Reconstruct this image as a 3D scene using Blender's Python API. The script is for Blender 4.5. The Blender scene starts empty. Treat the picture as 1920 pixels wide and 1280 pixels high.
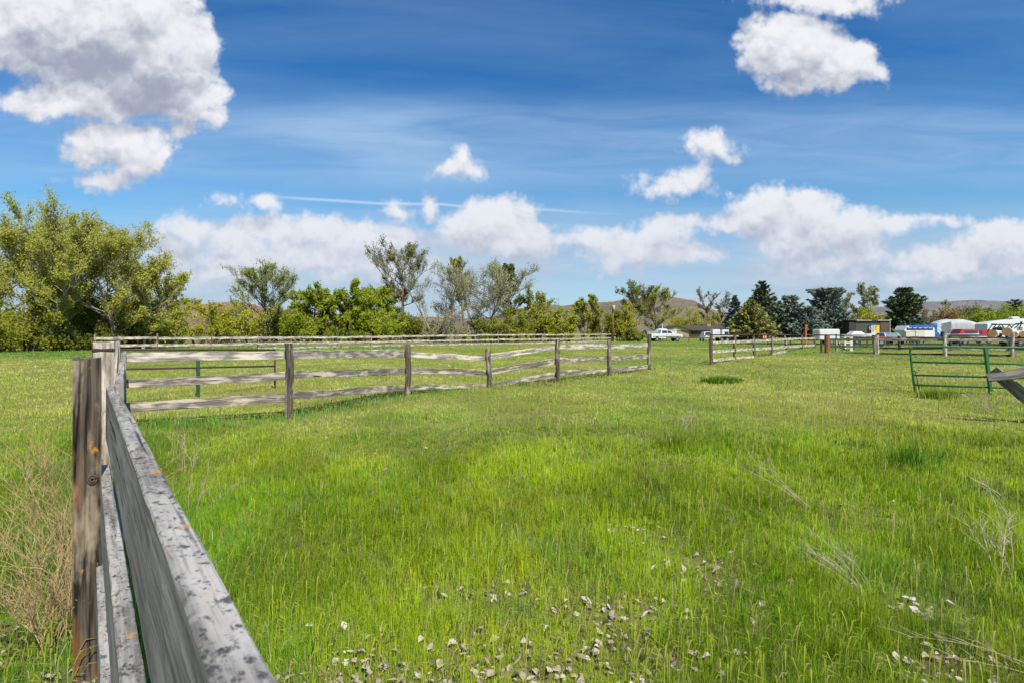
import bpy, bmesh, math, random
import numpy as np
from mathutils import Vector, Matrix

R = math.radians
scene = bpy.context.scene
COL = scene.collection
F, HZ, CZ = 1067.0, 624.0, 1.5          # focal length in photo pixels, horizon row, eye height (m)

# ------------------------------------------------------------------ camera
cd = bpy.data.cameras.new("camera")
cam = bpy.data.objects.new("camera", cd)
COL.objects.link(cam)
cam.location = (0, 0, CZ)
cam.rotation_euler = (R(90), 0, 0)
cd.lens, cd.sensor_width = 20.0, 36.0
cd.shift_y = -16.0 / 1920.0
cd.clip_start, cd.clip_end = 0.05, 40000
cd.dof.use_dof = True
cd.dof.focus_distance = 7.0
cd.dof.aperture_fstop = 13.0
scene.camera = cam

# ------------------------------------------------------------------ exposure
scene.view_settings.view_transform = 'Standard'
scene.view_settings.look = 'None'
scene.view_settings.exposure = 0.30
scene.view_settings.gamma = 1.0

# ------------------------------------------------------------------ sun
SUN = Vector((0.385, -0.67, 0.97)).normalized()
sd = bpy.data.lights.new("sun", 'SUN')
sd.energy, sd.angle, sd.color = 4.8, R(0.5), (1.0, 0.95, 0.88)
so = bpy.data.objects.new("sun", sd)
COL.objects.link(so)
so.rotation_euler = (-SUN).to_track_quat('-Z', 'Y').to_euler()
so.location = (0, 0, 60)

# ------------------------------------------------------------------ node helper
class NT:
    def __init__(s, tree):
        s.t = tree
    def n(s, typ, **kw):
        nd = s.t.nodes.new(typ)
        for k, v in kw.items():
            setattr(nd, k, v)
        return nd
    def put(s, sock, v):
        if v is None:
            return
        if hasattr(v, 'is_output'):
            s.t.links.new(v, sock)
        else:
            sock.default_value = v
    def m(s, op, a, b=None, c=None, clamp=False):
        nd = s.n('ShaderNodeMath', operation=op, use_clamp=clamp)
        for i, v in enumerate((a, b, c)):
            s.put(nd.inputs[i], v)
        return nd.outputs[0]
    def v(s, op, a, b=None, c=None, out=0):
        nd = s.n('ShaderNodeVectorMath', operation=op)
        for i, v in enumerate((a, b, c)):
            s.put(nd.inputs[i], v)
        return nd.outputs[out]
    def scale(s, a, k):
        nd = s.n('ShaderNodeVectorMath', operation='SCALE')
        s.put(nd.inputs[0], a); s.put(nd.inputs['Scale'], k)
        return nd.outputs[0]
    def mix(s, fac, a, b, blend='MIX'):
        nd = s.n('ShaderNodeMix', data_type='RGBA', blend_type=blend)
        nd.clamp_factor = True
        s.put(nd.inputs[0], fac); s.put(nd.inputs[6], a); s.put(nd.inputs[7], b)
        return nd.outputs[2]
    def mr(s, x, a, b, c=0.0, d=1.0, smooth=False):
        nd = s.n('ShaderNodeMapRange', interpolation_type='SMOOTHSTEP' if smooth else 'LINEAR')
        for i, v in enumerate((x, a, b, c, d)):
            s.put(nd.inputs[i], v)
        return nd.outputs[0]
    def noise(s, vec, scale, detail=3.0, rough=0.55, out=0, dist=0.0, dim='3D'):
        nd = s.n('ShaderNodeTexNoise', noise_dimensions=dim)
        s.put(nd.inputs['Vector'], vec)
        nd.inputs['Scale'].default_value = scale
        nd.inputs['Detail'].default_value = detail
        nd.inputs['Roughness'].default_value = rough
        nd.inputs['Distortion'].default_value = dist
        return nd.outputs[out]
    def voro(s, vec, scale, feature='F1', out=0):
        nd = s.n('ShaderNodeTexVoronoi', feature=feature)
        s.put(nd.inputs['Vector'], vec)
        nd.inputs['Scale'].default_value = scale
        return nd.outputs[out]
    def sep(s, vec):
        nd = s.n('ShaderNodeSeparateXYZ'); s.put(nd.inputs[0], vec)
        return nd.outputs
    def comb(s, x, y, z=0.0):
        nd = s.n('ShaderNodeCombineXYZ')
        for i, v in enumerate((x, y, z)):
            s.put(nd.inputs[i], v)
        return nd.outputs[0]

def c4(c):
    return (c[0], c[1], c[2], 1.0)

# ------------------------------------------------------------------ world: sky, cirrus and cumulus as functions of the direction of view
CLOUDS = [  # centre and radii of the puffs, in the photo's pixels, turned into directions below
 (190,60,170,105),(80,40,130,85),(290,110,112,100),(335,185,85,38),(180,180,130,42),(60,195,72,28),(250,20,110,70),(10,70,70,50),
 (402,212,24,20),(412,166,10,20),
 (215,262,90,40),(165,285,46,34),(265,290,62,40),(332,243,28,20),(195,335,58,18),(40,120,30,14),
 (855,318,50,18),(866,302,20,20),
 (1330,273,38,26),(1350,290,38,10),
 (1260,347,60,20),(1288,332,36,22),(1212,352,20,7),
 (1490,92,88,62),(1575,122,80,42),(1428,78,28,48),(1500,150,58,26),(1640,130,26,16),
 (1545,-4,105,20),(1590,6,60,20),
 (418,380,28,10),(497,382,26,16),(740,394,28,10),
 (810,383,12,22),(925,405,56,34),(898,430,58,36),(965,445,56,34),(885,460,56,16),(990,468,34,20),
 (345,428,32,24),(412,440,36,22),(445,460,36,16),(540,436,105,24),(650,438,98,22),(735,452,58,22),(610,472,140,22),(330,462,60,20),
 (1115,447,72,16),(1250,440,46,32),(1195,472,85,32),(1290,478,48,16),(1140,502,26,14),
 (1440,395,62,36),(1360,420,64,16),(1522,398,46,40),(1510,450,66,38),(1600,425,56,30),(1672,415,56,16),(1755,412,48,9),(1600,468,56,22),
 (1750,492,72,22),(1850,465,56,28),(1900,442,60,30),(1820,505,95,18),(1950,480,60,34),
 (520,488,190,26),(430,518,150,14),(690,505,110,18),(1540,500,70,14),(1690,520,90,10)]

def build_world():
    w = bpy.data.worlds.new("World")
    scene.world = w
    w.use_nodes = True
    w.node_tree.nodes.clear()
    # cloud thickness as a node group: point on the sky -> thickness
    g = bpy.data.node_groups.new("cloud_thickness", 'ShaderNodeTree')
    g.interface.new_socket("P", in_out='INPUT', socket_type='NodeSocketVector')
    g.interface.new_socket("D", in_out='OUTPUT', socket_type='NodeSocketFloat')
    G = NT(g)
    gi = G.n('NodeGroupInput'); go = G.n('NodeGroupOutput')
    p = gi.outputs[0]
    nz = G.noise(p, 9.0, 5.0, 0.58, out=1, dim='2D')
    wv = G.scale(G.v('SUBTRACT', nz, (0.5, 0.5, 0.5)), 0.062)
    wv = G.v('MULTIPLY', wv, (1.0, 0.75, 0.0))
    q = G.v('ADD', p, wv)
    d = None
    for (cx, cy, rx, ry) in CLOUDS:
        kx = 1.16 if cy < 240 else (1.10 if cy < 360 else 1.33)
        ux, uy, ax, ay = (cx - 960) / F, (HZ - cy) / F, rx * kx / F, ry * kx / F
        l = G.v('LENGTH', G.v('MULTIPLY_ADD', q, (1 / ax, 1 / ay, 0), (-ux / ax, -uy / ay, 0)), out=1)
        r = min(ax, ay) * 1.0
        f = G.m('MULTIPLY_ADD', l, -r, r)
        d = f if d is None else G.m('SMOOTH_MAX', d, f, 0.012)
    vo = G.n('ShaderNodeTexVoronoi', feature='F1', voronoi_dimensions='2D')
    G.put(vo.inputs['Vector'], G.v('MULTIPLY_ADD', nz, (0.02, 0.02, 0.0), p))
    vo.inputs['Scale'].default_value = 26.0
    vo.inputs['Detail'].default_value = 2.0
    vo.inputs['Roughness'].default_value = 0.55
    d = G.m('ADD', d, G.m('MULTIPLY_ADD', vo.outputs[0], -0.013, 0.0088))
    fn = G.noise(p, 34.0, 5.0, 0.62, dim='2D')
    d = G.m('ADD', d, G.m('MULTIPLY_ADD', fn, 0.020, -0.0105))
    G.put(go.inputs[0], d)

    W = NT(w.node_tree)
    tc = W.n('ShaderNodeTexCoord')
    dirv = W.v('NORMALIZE', tc.outputs['Generated'])
    x, y, z = W.sep(dirv)
    ay = W.m('MAXIMUM', W.m('ABSOLUTE', y), 0.02)
    u = W.m('DIVIDE', x, ay)
    vv = W.m('MAXIMUM', W.m('DIVIDE', z, ay), -0.02)
    P = W.comb(u, vv, 0.0)
    sky = W.n('ShaderNodeTexSky', sky_type='NISHITA')
    sky.sun_disc = False
    sky.sun_elevation = math.asin(SUN.z)
    sky.sun_rotation = math.atan2(SUN.x, SUN.y)
    sky.altitude = 800; sky.air_density = 1.0; sky.dust_density = 0.6; sky.ozone_density = 2.2
    hs = W.n('ShaderNodeHueSaturation')
    hs.inputs['Hue'].default_value = 0.497
    hs.inputs['Saturation'].default_value = 1.28
    hs.inputs['Value'].default_value = 1.0
    W.put(hs.inputs['Color'], sky.outputs[0])
    skyc = W.mix(1.0, hs.outputs[0], W.mix(W.mr(vv, 0.16, 0.52, smooth=True), c4((0.80, 1.12, 1.16)), c4((0.60, 0.90, 1.10))), 'MULTIPLY')
    K = 8.2
    # high thin cirrus: long streaks
    st = W.noise(W.comb(W.m('MULTIPLY', u, 0.9), W.m('MULTIPLY_ADD', u, 0.35, W.m('MULTIPLY', vv, 6.0)), 0.0), 1.4, 6.0, 0.5, dist=0.5, dim='2D')
    fi = W.noise(W.comb(W.m('MULTIPLY', u, 2.4), W.m('MULTIPLY', vv, 21.0), 3.0), 1.6, 5.0, 0.6, dist=0.6, dim='2D')
    band = W.m('MULTIPLY', W.mr(vv, 0.23, 0.285, smooth=True), W.mr(vv, 0.44, 0.36, smooth=True))
    ci = W.m('MULTIPLY', W.mr(W.m('ADD', st, W.m('MULTIPLY', fi, 0.25)), 0.46, 0.95), W.m('MULTIPLY_ADD', band, 0.75, 0.18))
    ci2 = W.m('MULTIPLY', band, W.mr(fi, 0.2, 0.8, 0.20, 0.52))
    ci = W.m('MAXIMUM', ci, ci2, clamp=True)
    col = W.mix(ci, skyc, c4((0.42 * K, 0.60 * K, 0.84 * K)))
    # contrail
    lin = W.m('ADD', vv, W.m('MULTIPLY_ADD', u, 0.052, -0.2165))
    lin = W.m('ADD', lin, W.m('MULTIPLY_ADD', W.noise(P, 6.0, 2.0, dim='2D'), 0.010, -0.005))
    ct = W.mr(W.m('ABSOLUTE', lin), 0.0, 0.0042, 0.5, 0.0, smooth=True)
    ct = W.m('MULTIPLY', ct, W.m('MULTIPLY', W.mr(u, -0.46, -0.34, smooth=True), W.mr(u, 0.22, 0.02, smooth=True)))
    col = W.mix(ct, col, c4((0.78 * K, 0.9 * K, 1.0 * K)))
    # pale layered cloud towards the horizon
    lo = W.noise(W.comb(W.m('MULTIPLY', u, 3.0), W.m('MULTIPLY', vv, 22.0), 7.0), 1.6, 6.0, 0.6, dim='2D')
    lo2 = W.noise(W.comb(W.m('MULTIPLY', u, 1.2), W.m('MULTIPLY', vv, 10.0), 2.0), 2.0, 4.0, 0.55, dim='2D')
    lm = W.m('MULTIPLY', W.mr(vv, 0.29, 0.10, smooth=True), W.mr(W.m('MULTIPLY_ADD', lo, 0.5, W.m('MULTIPLY', lo2, 0.6)), 0.28, 0.62, 0.62, 1.0, smooth=True))
    lcol = W.mix(lo, c4((0.34 * K, 0.44 * K, 0.60 * K)), c4((0.60 * K, 0.69 * K, 0.81 * K)))
    col = W.mix(W.m('MULTIPLY', lm, 0.92), col, lcol)
    # cumulus
    def D(off):
        n_ = W.n('ShaderNodeGroup'); n_.node_tree = g
        W.put(n_.inputs[0], W.v('ADD', P, off))
        return n_.outputs[0]
    d0 = D((0, 0, 0)); d1 = D((0.005, 0.040, 0))
    al = W.mr(d0, -0.009, 0.012, smooth=True)
    th = W.mr(d0, 0.0, 0.15, smooth=True)
    rel = W.m('SUBTRACT', d0, d1)
    shn = W.noise(W.v('MULTIPLY', P, (1.0, 1.5, 1.0)), 11.0, 4.0, 0.55, dim='2D')
    bw = W.v('MULTIPLY_ADD', W.noise(P, 30.0, 3.0, 0.6, out=1, dim='2D'), (0.035, 0.035, 0.0), P)
    def puff(off):
        n_ = W.n('ShaderNodeTexVoronoi', feature='F1', voronoi_dimensions='2D')
        W.put(n_.inputs['Vector'], W.v('ADD', bw, off))
        n_.inputs['Scale'].default_value = 24.0
        n_.inputs['Detail'].default_value = 1.0
        n_.inputs['Roughness'].default_value = 0.45
        return n_.outputs[0]
    bil = W.m('SUBTRACT', puff((0.003, 0.011, 0.0)), puff((0.0, 0.0, 0.0)))
    lit = W.m('MULTIPLY_ADD', rel, 13.0, 0.53)
    lit = W.m('SUBTRACT', lit, W.m('MULTIPLY', th, 0.62))
    lit = W.m('ADD', lit, W.m('MULTIPLY_ADD', shn, 0.7, -0.35))
    lit = W.m('MULTIPLY_ADD', bil, 0.42, lit)
    lit = W.mr(lit, -0.25, 1.0, smooth=True)
    ccol = W.mix(lit, c4((0.35 * K, 0.385 * K, 0.50 * K)), c4((0.88 * K, 0.89 * K, 0.93 * K)))
    ccol = W.mix(W.mr(vv, 0.32, 0.06, 0.0, 0.60), ccol, c4((0.585 * K, 0.655 * K, 0.79 * K)))
    col = W.mix(al, col, ccol)
    bg = W.n('ShaderNodeBackground')
    W.put(bg.inputs[0], col)
    bg.inputs[1].default_value = 0.1
    out = W.n('ShaderNodeOutputWorld')
    W.put(out.inputs[0], bg.outputs[0])
    scene.cycles.max_bounces = 5
    scene.cycles.diffuse_bounces = 2
    scene.cycles.transmission_bounces = 3
    scene.cycles.glossy_bounces = 2
    w.cycles.sampling_method = 'MANUAL'
    w.cycles.sample_map_resolution = 512
build_world()

# ------------------------------------------------------------------ mesh helpers
def px2w(px, Y, py=None):
    """photo pixel at depth Y -> world point (on the ground unless py is given)"""
    return Vector(((px - 960) / F * Y, Y, 0.0 if py is None else CZ - (py - HZ) / F * Y))

class MB:
    """collects shapes that become ONE mesh object"""
    def __init__(s):
        s.v, s.f, s.uv, s.mi = [], [], [], []
    def add(s, vs, fs, uvs=None, mi=0):
        o = len(s.v)
        s.v.extend([tuple(v) for v in vs])
        for i, f in enumerate(fs):
            s.f.append([a + o for a in f])
            s.uv.append(uvs[i] if uvs else [(0, 0)] * len(f))
            s.mi.append(mi)
    def box(s, c, size, rot=None, mi=0, bev=0.0, taper=(1, 1)):
        hx, hy, hz = size[0] / 2, size[1] / 2, size[2] / 2
        b = min(bev, hx * .9, hy * .9, hz * .9)
        M = rot if rot is not None else Matrix.Identity(3)
        c = Vector(c)
        rings = []
        if b > 0:
            lv = [(-hz, b), (-hz + b, 0), (hz - b, 0), (hz, b)]
        else:
            lv = [(-hz, 0), (hz, 0)]
        vs = []
        for (z, ins) in lv:
            t = (z + hz) / (2 * hz) if hz else 0
            tx, ty = 1 + (taper[0] - 1) * t, 1 + (taper[1] - 1) * t
            X, Y_ = (hx - ins) * tx, (hy - ins) * ty
            k = b if b > 0 else 0
            if k:
                ring = [(-X + k, -Y_), (X - k, -Y_), (X, -Y_ + k), (X, Y_ - k), (X - k, Y_), (-X + k, Y_), (-X, Y_ - k), (-X, -Y_ + k)]
            else:
                ring = [(-X, -Y_), (X, -Y_), (X, Y_), (-X, Y_)]
            vs += [c + M @ Vector((a, bb, z)) for a, bb in ring]
            n = len(ring)
        fs = [list(range(n))[::-1]]
        for r in range(len(lv) - 1):
            for i in range(n):
                j = (i + 1) % n
                fs.append([r * n + i, r * n + j, (r + 1) * n + j, (r + 1) * n + i])
        fs.append([(len(lv) - 1) * n + i for i in range(n)])
        s.add(vs, fs, mi=mi)
    def tube(s, pts, rad, seg=6, mi=0, cap=True, twist=0.0):
        pts = [Vector(p) for p in pts]
        n = len(pts)
        rad = [rad] * n if not hasattr(rad, '__len__') else rad
        vs, fs, uvs = [], [], []
        L = 0.0
        ref = None
        ls = []
        for i, p in enumerate(pts):
            d = (pts[min(i + 1, n - 1)] - pts[max(i - 1, 0)])
            d = d.normalized() if d.length > 1e-9 else Vector((0, 0, 1))
            if ref is None:
                ref = Vector((0, 0, 1)) if abs(d.z) < 0.9 else Vector((1, 0, 0))
            a = (ref - d * ref.dot(d)).normalized()
            b = d.cross(a)
            ref = a
            if i: L += (p - pts[i - 1]).length
            ls.append(L)
            for k in range(seg):
                t = 2 * math.pi * k / seg + twist
                vs.append(p + (a * math.cos(t) + b * math.sin(t)) * rad[i])
        for i in range(n - 1):
            for k in range(seg):
                j = (k + 1) % seg
                fs.append([i * seg + k, i * seg + j, (i + 1) * seg + j, (i + 1) * seg + k])
                c = 2 * math.pi * max(rad[i], 1e-4) / seg
                uvs.append([(ls[i], k * c), (ls[i], (k + 1) * c), (ls[i + 1], (k + 1) * c), (ls[i + 1], k * c)])
        if cap:
            fs.append(list(range(seg))[::-1]); uvs.append([(0, 0)] * seg)
            fs.append([(n - 1) * seg + k for k in range(seg)]); uvs.append([(0, 0)] * seg)
        s.add(vs, fs, uvs, mi)
    def prism(s, prof, y0, y1, mi=0, M=None, o=(0, 0, 0), inset=None):
        """profile in x,z swept along y; inset = (z_from, amount) narrows upper points"""
        n = len(prof)
        vs = []
        for yy, sg in ((y0, 1), (y1, -1)):
            for (x, z) in prof:
                k = 0
                if inset and z > inset[0]:
                    k = inset[1] * (z - inset[0])
                vs.append(Vector((x, yy + sg * k, z)))
        if M is not None:
            vs = [M @ v for v in vs]
        vs = [v + Vector(o) for v in vs]
        fs = [list(range(n)), [n + i for i in range(n)][::-1]]
        for i in range(n):
            j = (i + 1) % n
            fs.append([j, i, n + i, n + j])
        s.add(vs, fs, mi=mi)
    def plank(s, p0, p1, wid, th, side=None, seed=0, wav=0.0, bow=0.0, step=0.16, rough=0.004, tilt=0.0, taper=1.0, mi=0):
        """a board from p0 to p1 (centre line), wid = height, th = thickness, uneven edges"""
        rnd = random.Random(seed)
        p0, p1 = Vector(p0), Vector(p1)
        d = (p1 - p0); L = d.length; d.normalize()
        upv = Vector((0, 0, 1))
        up = (upv - d * d.dot(upv)).normalized()
        sd_ = d.cross(up)
        if tilt:
            up, sd_ = up * math.cos(tilt) + sd_ * math.sin(tilt), sd_ * math.cos(tilt) - up * math.sin(tilt)
        n = max(2, int(L / step) + 1)
        ph = [rnd.uniform(0, 6.28) for _ in range(8)]
        off = rnd.uniform(0, 50)
        def wv(t, k):
            return (math.sin(t * L * 1.7 + ph[k]) + 0.6 * math.sin(t * L * 4.3 + ph[k + 1]) + 0.4 * math.sin(t * L * 9.1 + ph[k + 2])) * wav
        vs, fs, uvs = [], [], []
        cham = min(th, wid) * 0.08
        per = None
        for i in range(n):
            t = i / (n - 1)
            c = p0.lerp(p1, t) + up * (bow * 4 * t * (1 - t)) + sd_ * (wv(t, 5) * 0.4)
            w = wid * (1 + (taper - 1) * t)
            ht, hb = w / 2 + wv(t, 0), -w / 2 + wv(t, 3)
            a = th / 2
            ring = [(-a, hb + cham), (-a, 0.33 * hb + .67 * ht * 0 ), (-a, 0.5 * ht), (-a, ht - cham), (-a + cham, ht), (a - cham, ht), (a, ht - cham), (a, 0.5 * ht), (a, 0.33 * hb), (a, hb + cham), (a - cham, hb), (-a + cham, hb)]
            if per is None:
                q = ring + [ring[0]]
                per = [0.0]
                for k in range(len(ring)):
                    per.append(per[-1] + math.hypot(q[k + 1][0] - q[k][0], q[k + 1][1] - q[k][1]))
            for (x, z) in ring:
                vs.append(c + sd_ * (x + rnd.uniform(-rough, rough) * .5) + up * (z + rnd.uniform(-rough, rough)))
        m = 12
        for i in range(n - 1):
            u0, u1 = off + L * i / (n - 1), off + L * (i + 1) / (n - 1)
            for k in range(m):
                j = (k + 1) % m
                fs.append([i * m + k, (i + 1) * m + k, (i + 1) * m + j, i * m + j])
                uvs.append([(u0, per[k] + off), (u1, per[k] + off), (u1, per[k + 1] + off), (u0, per[k + 1] + off)])
        fs.append(list(range(m))); uvs.append([(off, off)] * m)
        fs.append([(n - 1) * m + k for k in range(m)][::-1]); uvs.append([(off + L, off)] * m)
        s.add(vs, fs, uvs, mi)
    def build(s, name, mat, parent=None, smooth=False, world=False):
        me = bpy.data.meshes.new(name)
        v = s.v
        if world and parent is not None:
            r = parent
            off = Vector((0, 0, 0))
            while r is not None:
                off += r.location; r = r.parent
            v = [(a[0] - off.x, a[1] - off.y, a[2] - off.z) for a in v]
        me.from_pydata(v, [], s.f)
        uvl = me.uv_layers.new(name="UVMap")
        flat = [c for f in s.uv for uv in f for c in uv]
        if len(flat) == 2 * len(me.loops):
            uvl.data.foreach_set("uv", flat)
        mats = mat if isinstance(mat, (list, tuple)) else [mat]
        for m_ in mats:
            me.materials.append(m_)
        me.polygons.foreach_set("material_index", s.mi)
        me.polygons.foreach_set("use_smooth", [smooth] * len(me.polygons))
        me.update()
        o = bpy.data.objects.new(name, me)
        COL.objects.link(o)
        if parent is not None:
            o.parent = parent
        return o

def tag(o, label=None, cat=None, group=None, kind=None):
    if label: o['label'] = label
    if cat: o['category'] = cat
    if group: o['group'] = group
    if kind: o['kind'] = kind
    return o

def thing(name, label, cat, loc=(0, 0, 0), rz=0.0, group=None):
    o = bpy.data.objects.new(name, None)
    o.empty_display_size = 0.3
    COL.objects.link(o)
    o.location = loc
    o.rotation_euler = (0, 0, rz)
    return tag(o, label, cat, group)

def np_mesh(name, verts, faces4=None, faces3=None, mat=None, parent=None, col=None, smooth=False):
    """large mesh from arrays; col = per-vertex rgb"""
    me = bpy.data.meshes.new(name)
    n4 = 0 if faces4 is None else len(faces4)
    n3 = 0 if faces3 is None else len(faces3)
    me.vertices.add(len(verts))
    me.vertices.foreach_set("co", np.ascontiguousarray(verts, dtype=np.float32).ravel())
    me.loops.add(n4 * 4 + n3 * 3)
    idx = []
    if n4: idx.append(np.asarray(faces4, dtype=np.int32).ravel())
    if n3: idx.append(np.asarray(faces3, dtype=np.int32).ravel())
    me.loops.foreach_set("vertex_index", np.concatenate(idx))
    me.polygons.add(n4 + n3)
    st = np.concatenate([np.arange(n4, dtype=np.int32) * 4, n4 * 4 + np.arange(n3, dtype=np.int32) * 3])
    me.polygons.foreach_set("loop_start", st)
    me.polygons.foreach_set("use_smooth", np.full(n4 + n3, smooth))
    if col is not None:
        a = me.color_attributes.new("Col", 'FLOAT_COLOR', 'POINT')
        c = np.ones((len(verts), 4), dtype=np.float32)
        c[:, :3] = col
        a.data.foreach_set("color", c.ravel())
    if mat: me.materials.append(mat)
    me.update()
    me.validate()
    o = bpy.data.objects.new(name, me)
    COL.objects.link(o)
    if parent is not None: o.parent = parent
    return o

# value noise for laying out plants
def vnoise(x, y, seed=0):
    xi, yi = np.floor(x).astype(np.int64), np.floor(y).astype(np.int64)
    xf, yf = x - xi, y - yi
    xf, yf = xf * xf * (3 - 2 * xf), yf * yf * (3 - 2 * yf)
    def h(a, b):
        n = (a * 374761393 + b * 668265263 + seed * 974711) & 0x7fffffff
        n = ((n ^ (n >> 13)) * 1274126177) & 0x7fffffff
        return ((n ^ (n >> 16)) & 0xffff) / 65535.0
    return (h(xi, yi) * (1 - xf) + h(xi + 1, yi) * xf) * (1 - yf) + (h(xi, yi + 1) * (1 - xf) + h(xi + 1, yi + 1) * xf) * yf

def fbm(x, y, seed=0, o=3):
    r, a, t = 0, 1.0, 0
    for i in range(o):
        r = r + a * vnoise(x * 2 ** i, y * 2 ** i, seed + i); t += a; a *= 0.5
    return r / t

# ------------------------------------------------------------------ materials
MATS = {}
def new_mat(name):
    m = bpy.data.materials.new(name)
    m.use_nodes = True
    m.node_tree.nodes.clear()
    t = NT(m.node_tree)
    out = t.n('ShaderNodeOutputMaterial')
    MATS[name] = m
    return m, t, out

def bsdf(t, out, col, rough=0.8, metal=0.0, bump=None, bstr=0.3, bdist=0.01, spec=0.3, coat=0.0):
    b = t.n('ShaderNodeBsdfPrincipled')
    t.put(b.inputs['Base Color'], col)
    t.put(b.inputs['Roughness'], rough)
    b.inputs['Metallic'].default_value = metal
    b.inputs['Specular IOR Level'].default_value = spec
    b.inputs['Coat Weight'].default_value = coat
    if bump is not None:
        bn = t.n('ShaderNodeBump')
        bn.inputs['Strength'].default_value = bstr
        bn.inputs['Distance'].default_value = bdist
        t.put(bn.inputs['Height'], bump)
        t.put(b.inputs['Normal'], bn.outputs[0])
    t.put(out.inputs[0], b.outputs[0])
    return b

def mat_simple(name, c, rough=0.7, metal=0.0, var=0.12, scale=3.0, coat=0.0, spec=0.4):
    m, t, out = new_mat(name)
    tc = t.n('ShaderNodeTexCoord')
    nz = t.noise(tc.outputs['Object'], scale, 4, 0.6)
    col = t.mix(t.mr(nz, 0.3, 0.7), c4([x * (1 - var) for x in c]), c4([min(1, x * (1 + var)) for x in c]))
    bsdf(t, out, col, rough, metal, coat=coat, spec=spec, bump=nz, bstr=0.05)
    return m

def mat_wood(name, dark, mid, pale, palemix=0.5, speck=0.0, orange=0.0, grain=70.0, rust=0.0):
    """weathered timber: grain runs along U; optional black lichen specks and orange lichen"""
    m, t, out = new_mat(name)
    uv = t.n('ShaderNodeUVMap').outputs[0]
    tc = t.n('ShaderNodeTexCoord')
    pos = tc.outputs['Object']
    gv = t.v('MULTIPLY', uv, (2.2, grain, 1.0))
    g1 = t.noise(gv, 1.0, 5, 0.65, dist=0.25)
    g2 = t.noise(t.v('MULTIPLY', uv, (1.3, 11.0, 1.0)), 1.0, 4, 0.6, dist=0.6)
    bl = t.noise(t.v('MULTIPLY', uv, (3.2, 8.0, 1.0)), 1.0, 4, 0.6)
    col = t.mix(t.mr(g1, 0.41, 0.60), c4(dark), c4(mid))
    col = t.mix(t.mr(t.m('ADD', g2, t.m('MULTIPLY_ADD', bl, 0.6, -0.3)), 0.60 - 0.22 * palemix, 0.78 - 0.22 * palemix), col, c4(pale))
    crack = t.mr(t.noise(t.v('MULTIPLY', uv, (1.1, 34.0, 1.0)), 1.0, 2, 0.5, dist=0.3), 0.30, 0.36)
    col = t.mix(crack, c4([d * 0.35 for d in dark]), col)
    if rust > 0:
        rm = t.mr(t.noise(t.v('MULTIPLY', uv, (1.6, 9.0, 1.0)), 1.0, 3, 0.6), 0.60 - 0.12 * max(0, rust - 0.5) * 2, 0.72 - 0.10 * max(0, rust - 0.5) * 2, 0, rust)
        col = t.mix(rm, col, c4((0.33, 0.14, 0.04)))
    if speck > 0:
        wp = t.v('ADD', pos, t.scale(t.noise(pos, 60.0, 2, out=1), 0.012))
        ln = t.noise(t.v('ADD', t.v('MULTIPLY', uv, (60.0, 95.0, 1.0)), t.scale(pos, 3.0)), 1.0, 5, 0.72)
        pat = t.mr(t.noise(pos, 16.0, 4, 0.65), 0.38, 0.62, -0.06, 0.06)
        s1 = t.mr(t.m('ADD', ln, pat), 0.535, 0.615, 0, speck * 0.9)
        col = t.mix(s1, col, c4((0.05, 0.05, 0.052)))
        s2 = t.m('MULTIPLY', t.mr(t.voro(wp, 120.0), 0.22, 0.40, speck, 0.0), t.mr(t.noise(pos, 23.0, 4, 0.65), 0.50, 0.62))
        col = t.mix(s2, col, c4((0.05, 0.05, 0.053)))
        pl = t.mr(t.noise(pos, 42.0, 4, 0.6), 0.56, 0.66, 0, 0.28)
        col = t.mix(t.mr(t.noise(t.v('MULTIPLY', uv, (5.0, 130.0, 1.0)), 1.0, 4, 0.7), 0.54, 0.66, 0, 0.5), col, c4((0.10, 0.095, 0.085)))
        col = t.mix(pl, col, c4((0.50, 0.49, 0.46)))
    if orange > 0:
        om = t.mr(t.noise(t.v('ADD', pos, (3.1, 1.7, 0.4)), 14.0, 5, 0.68), 0.70 - 0.16 * orange, 0.76 - 0.16 * orange)
        col = t.mix(t.m('MULTIPLY', om, t.mr(t.noise(pos, 120.0, 3, 0.6), 0.35, 0.55, 0.35, 1.0)), col, c4((0.50, 0.22, 0.03)))
    h = t.m('ADD', t.m('MULTIPLY', g1, 0.7), t.m('MULTIPLY', crack, 0.8))
    bsdf(t, out, col, 0.9, bump=h, bstr=0.7, bdist=0.004, spec=0.15)
    return m

def mat_leaf(name, trans=0.4, rough=0.6, upn=0.0):
    m, t, out = new_mat(name)
    if upn:
        ge = t.n('ShaderNodeNewGeometry')
        nv = t.v('NORMALIZE', t.v('ADD', t.scale(ge.outputs['Normal'], 1.0 - upn), (0.0, 0.0, upn)))
        m.cycles.use_bump_map_correction = False
    at = t.n('ShaderNodeAttribute', attribute_name="Col")
    col = at.outputs['Color']
    d = t.n('ShaderNodeBsdfPrincipled')
    t.put(d.inputs['Base Color'], col)
    d.inputs['Roughness'].default_value = rough
    d.inputs['Specular IOR Level'].default_value = 0.10
    tr = t.n('ShaderNodeBsdfTranslucent')
    t.put(tr.inputs['Color'], t.mix(0.5, col, t.mix(1.0, col, c4((1.35, 1.2, 0.5)), 'MULTIPLY')))
    if upn:
        t.put(d.inputs['Normal'], nv)
    mx = t.n('ShaderNodeMixShader')
    mx.inputs[0].default_value = trans
    t.put(mx.inputs[1], d.outputs[0]); t.put(mx.inputs[2], tr.outputs[0])
    t.put(out.inputs[0], mx.outputs[0])
    return m

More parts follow.
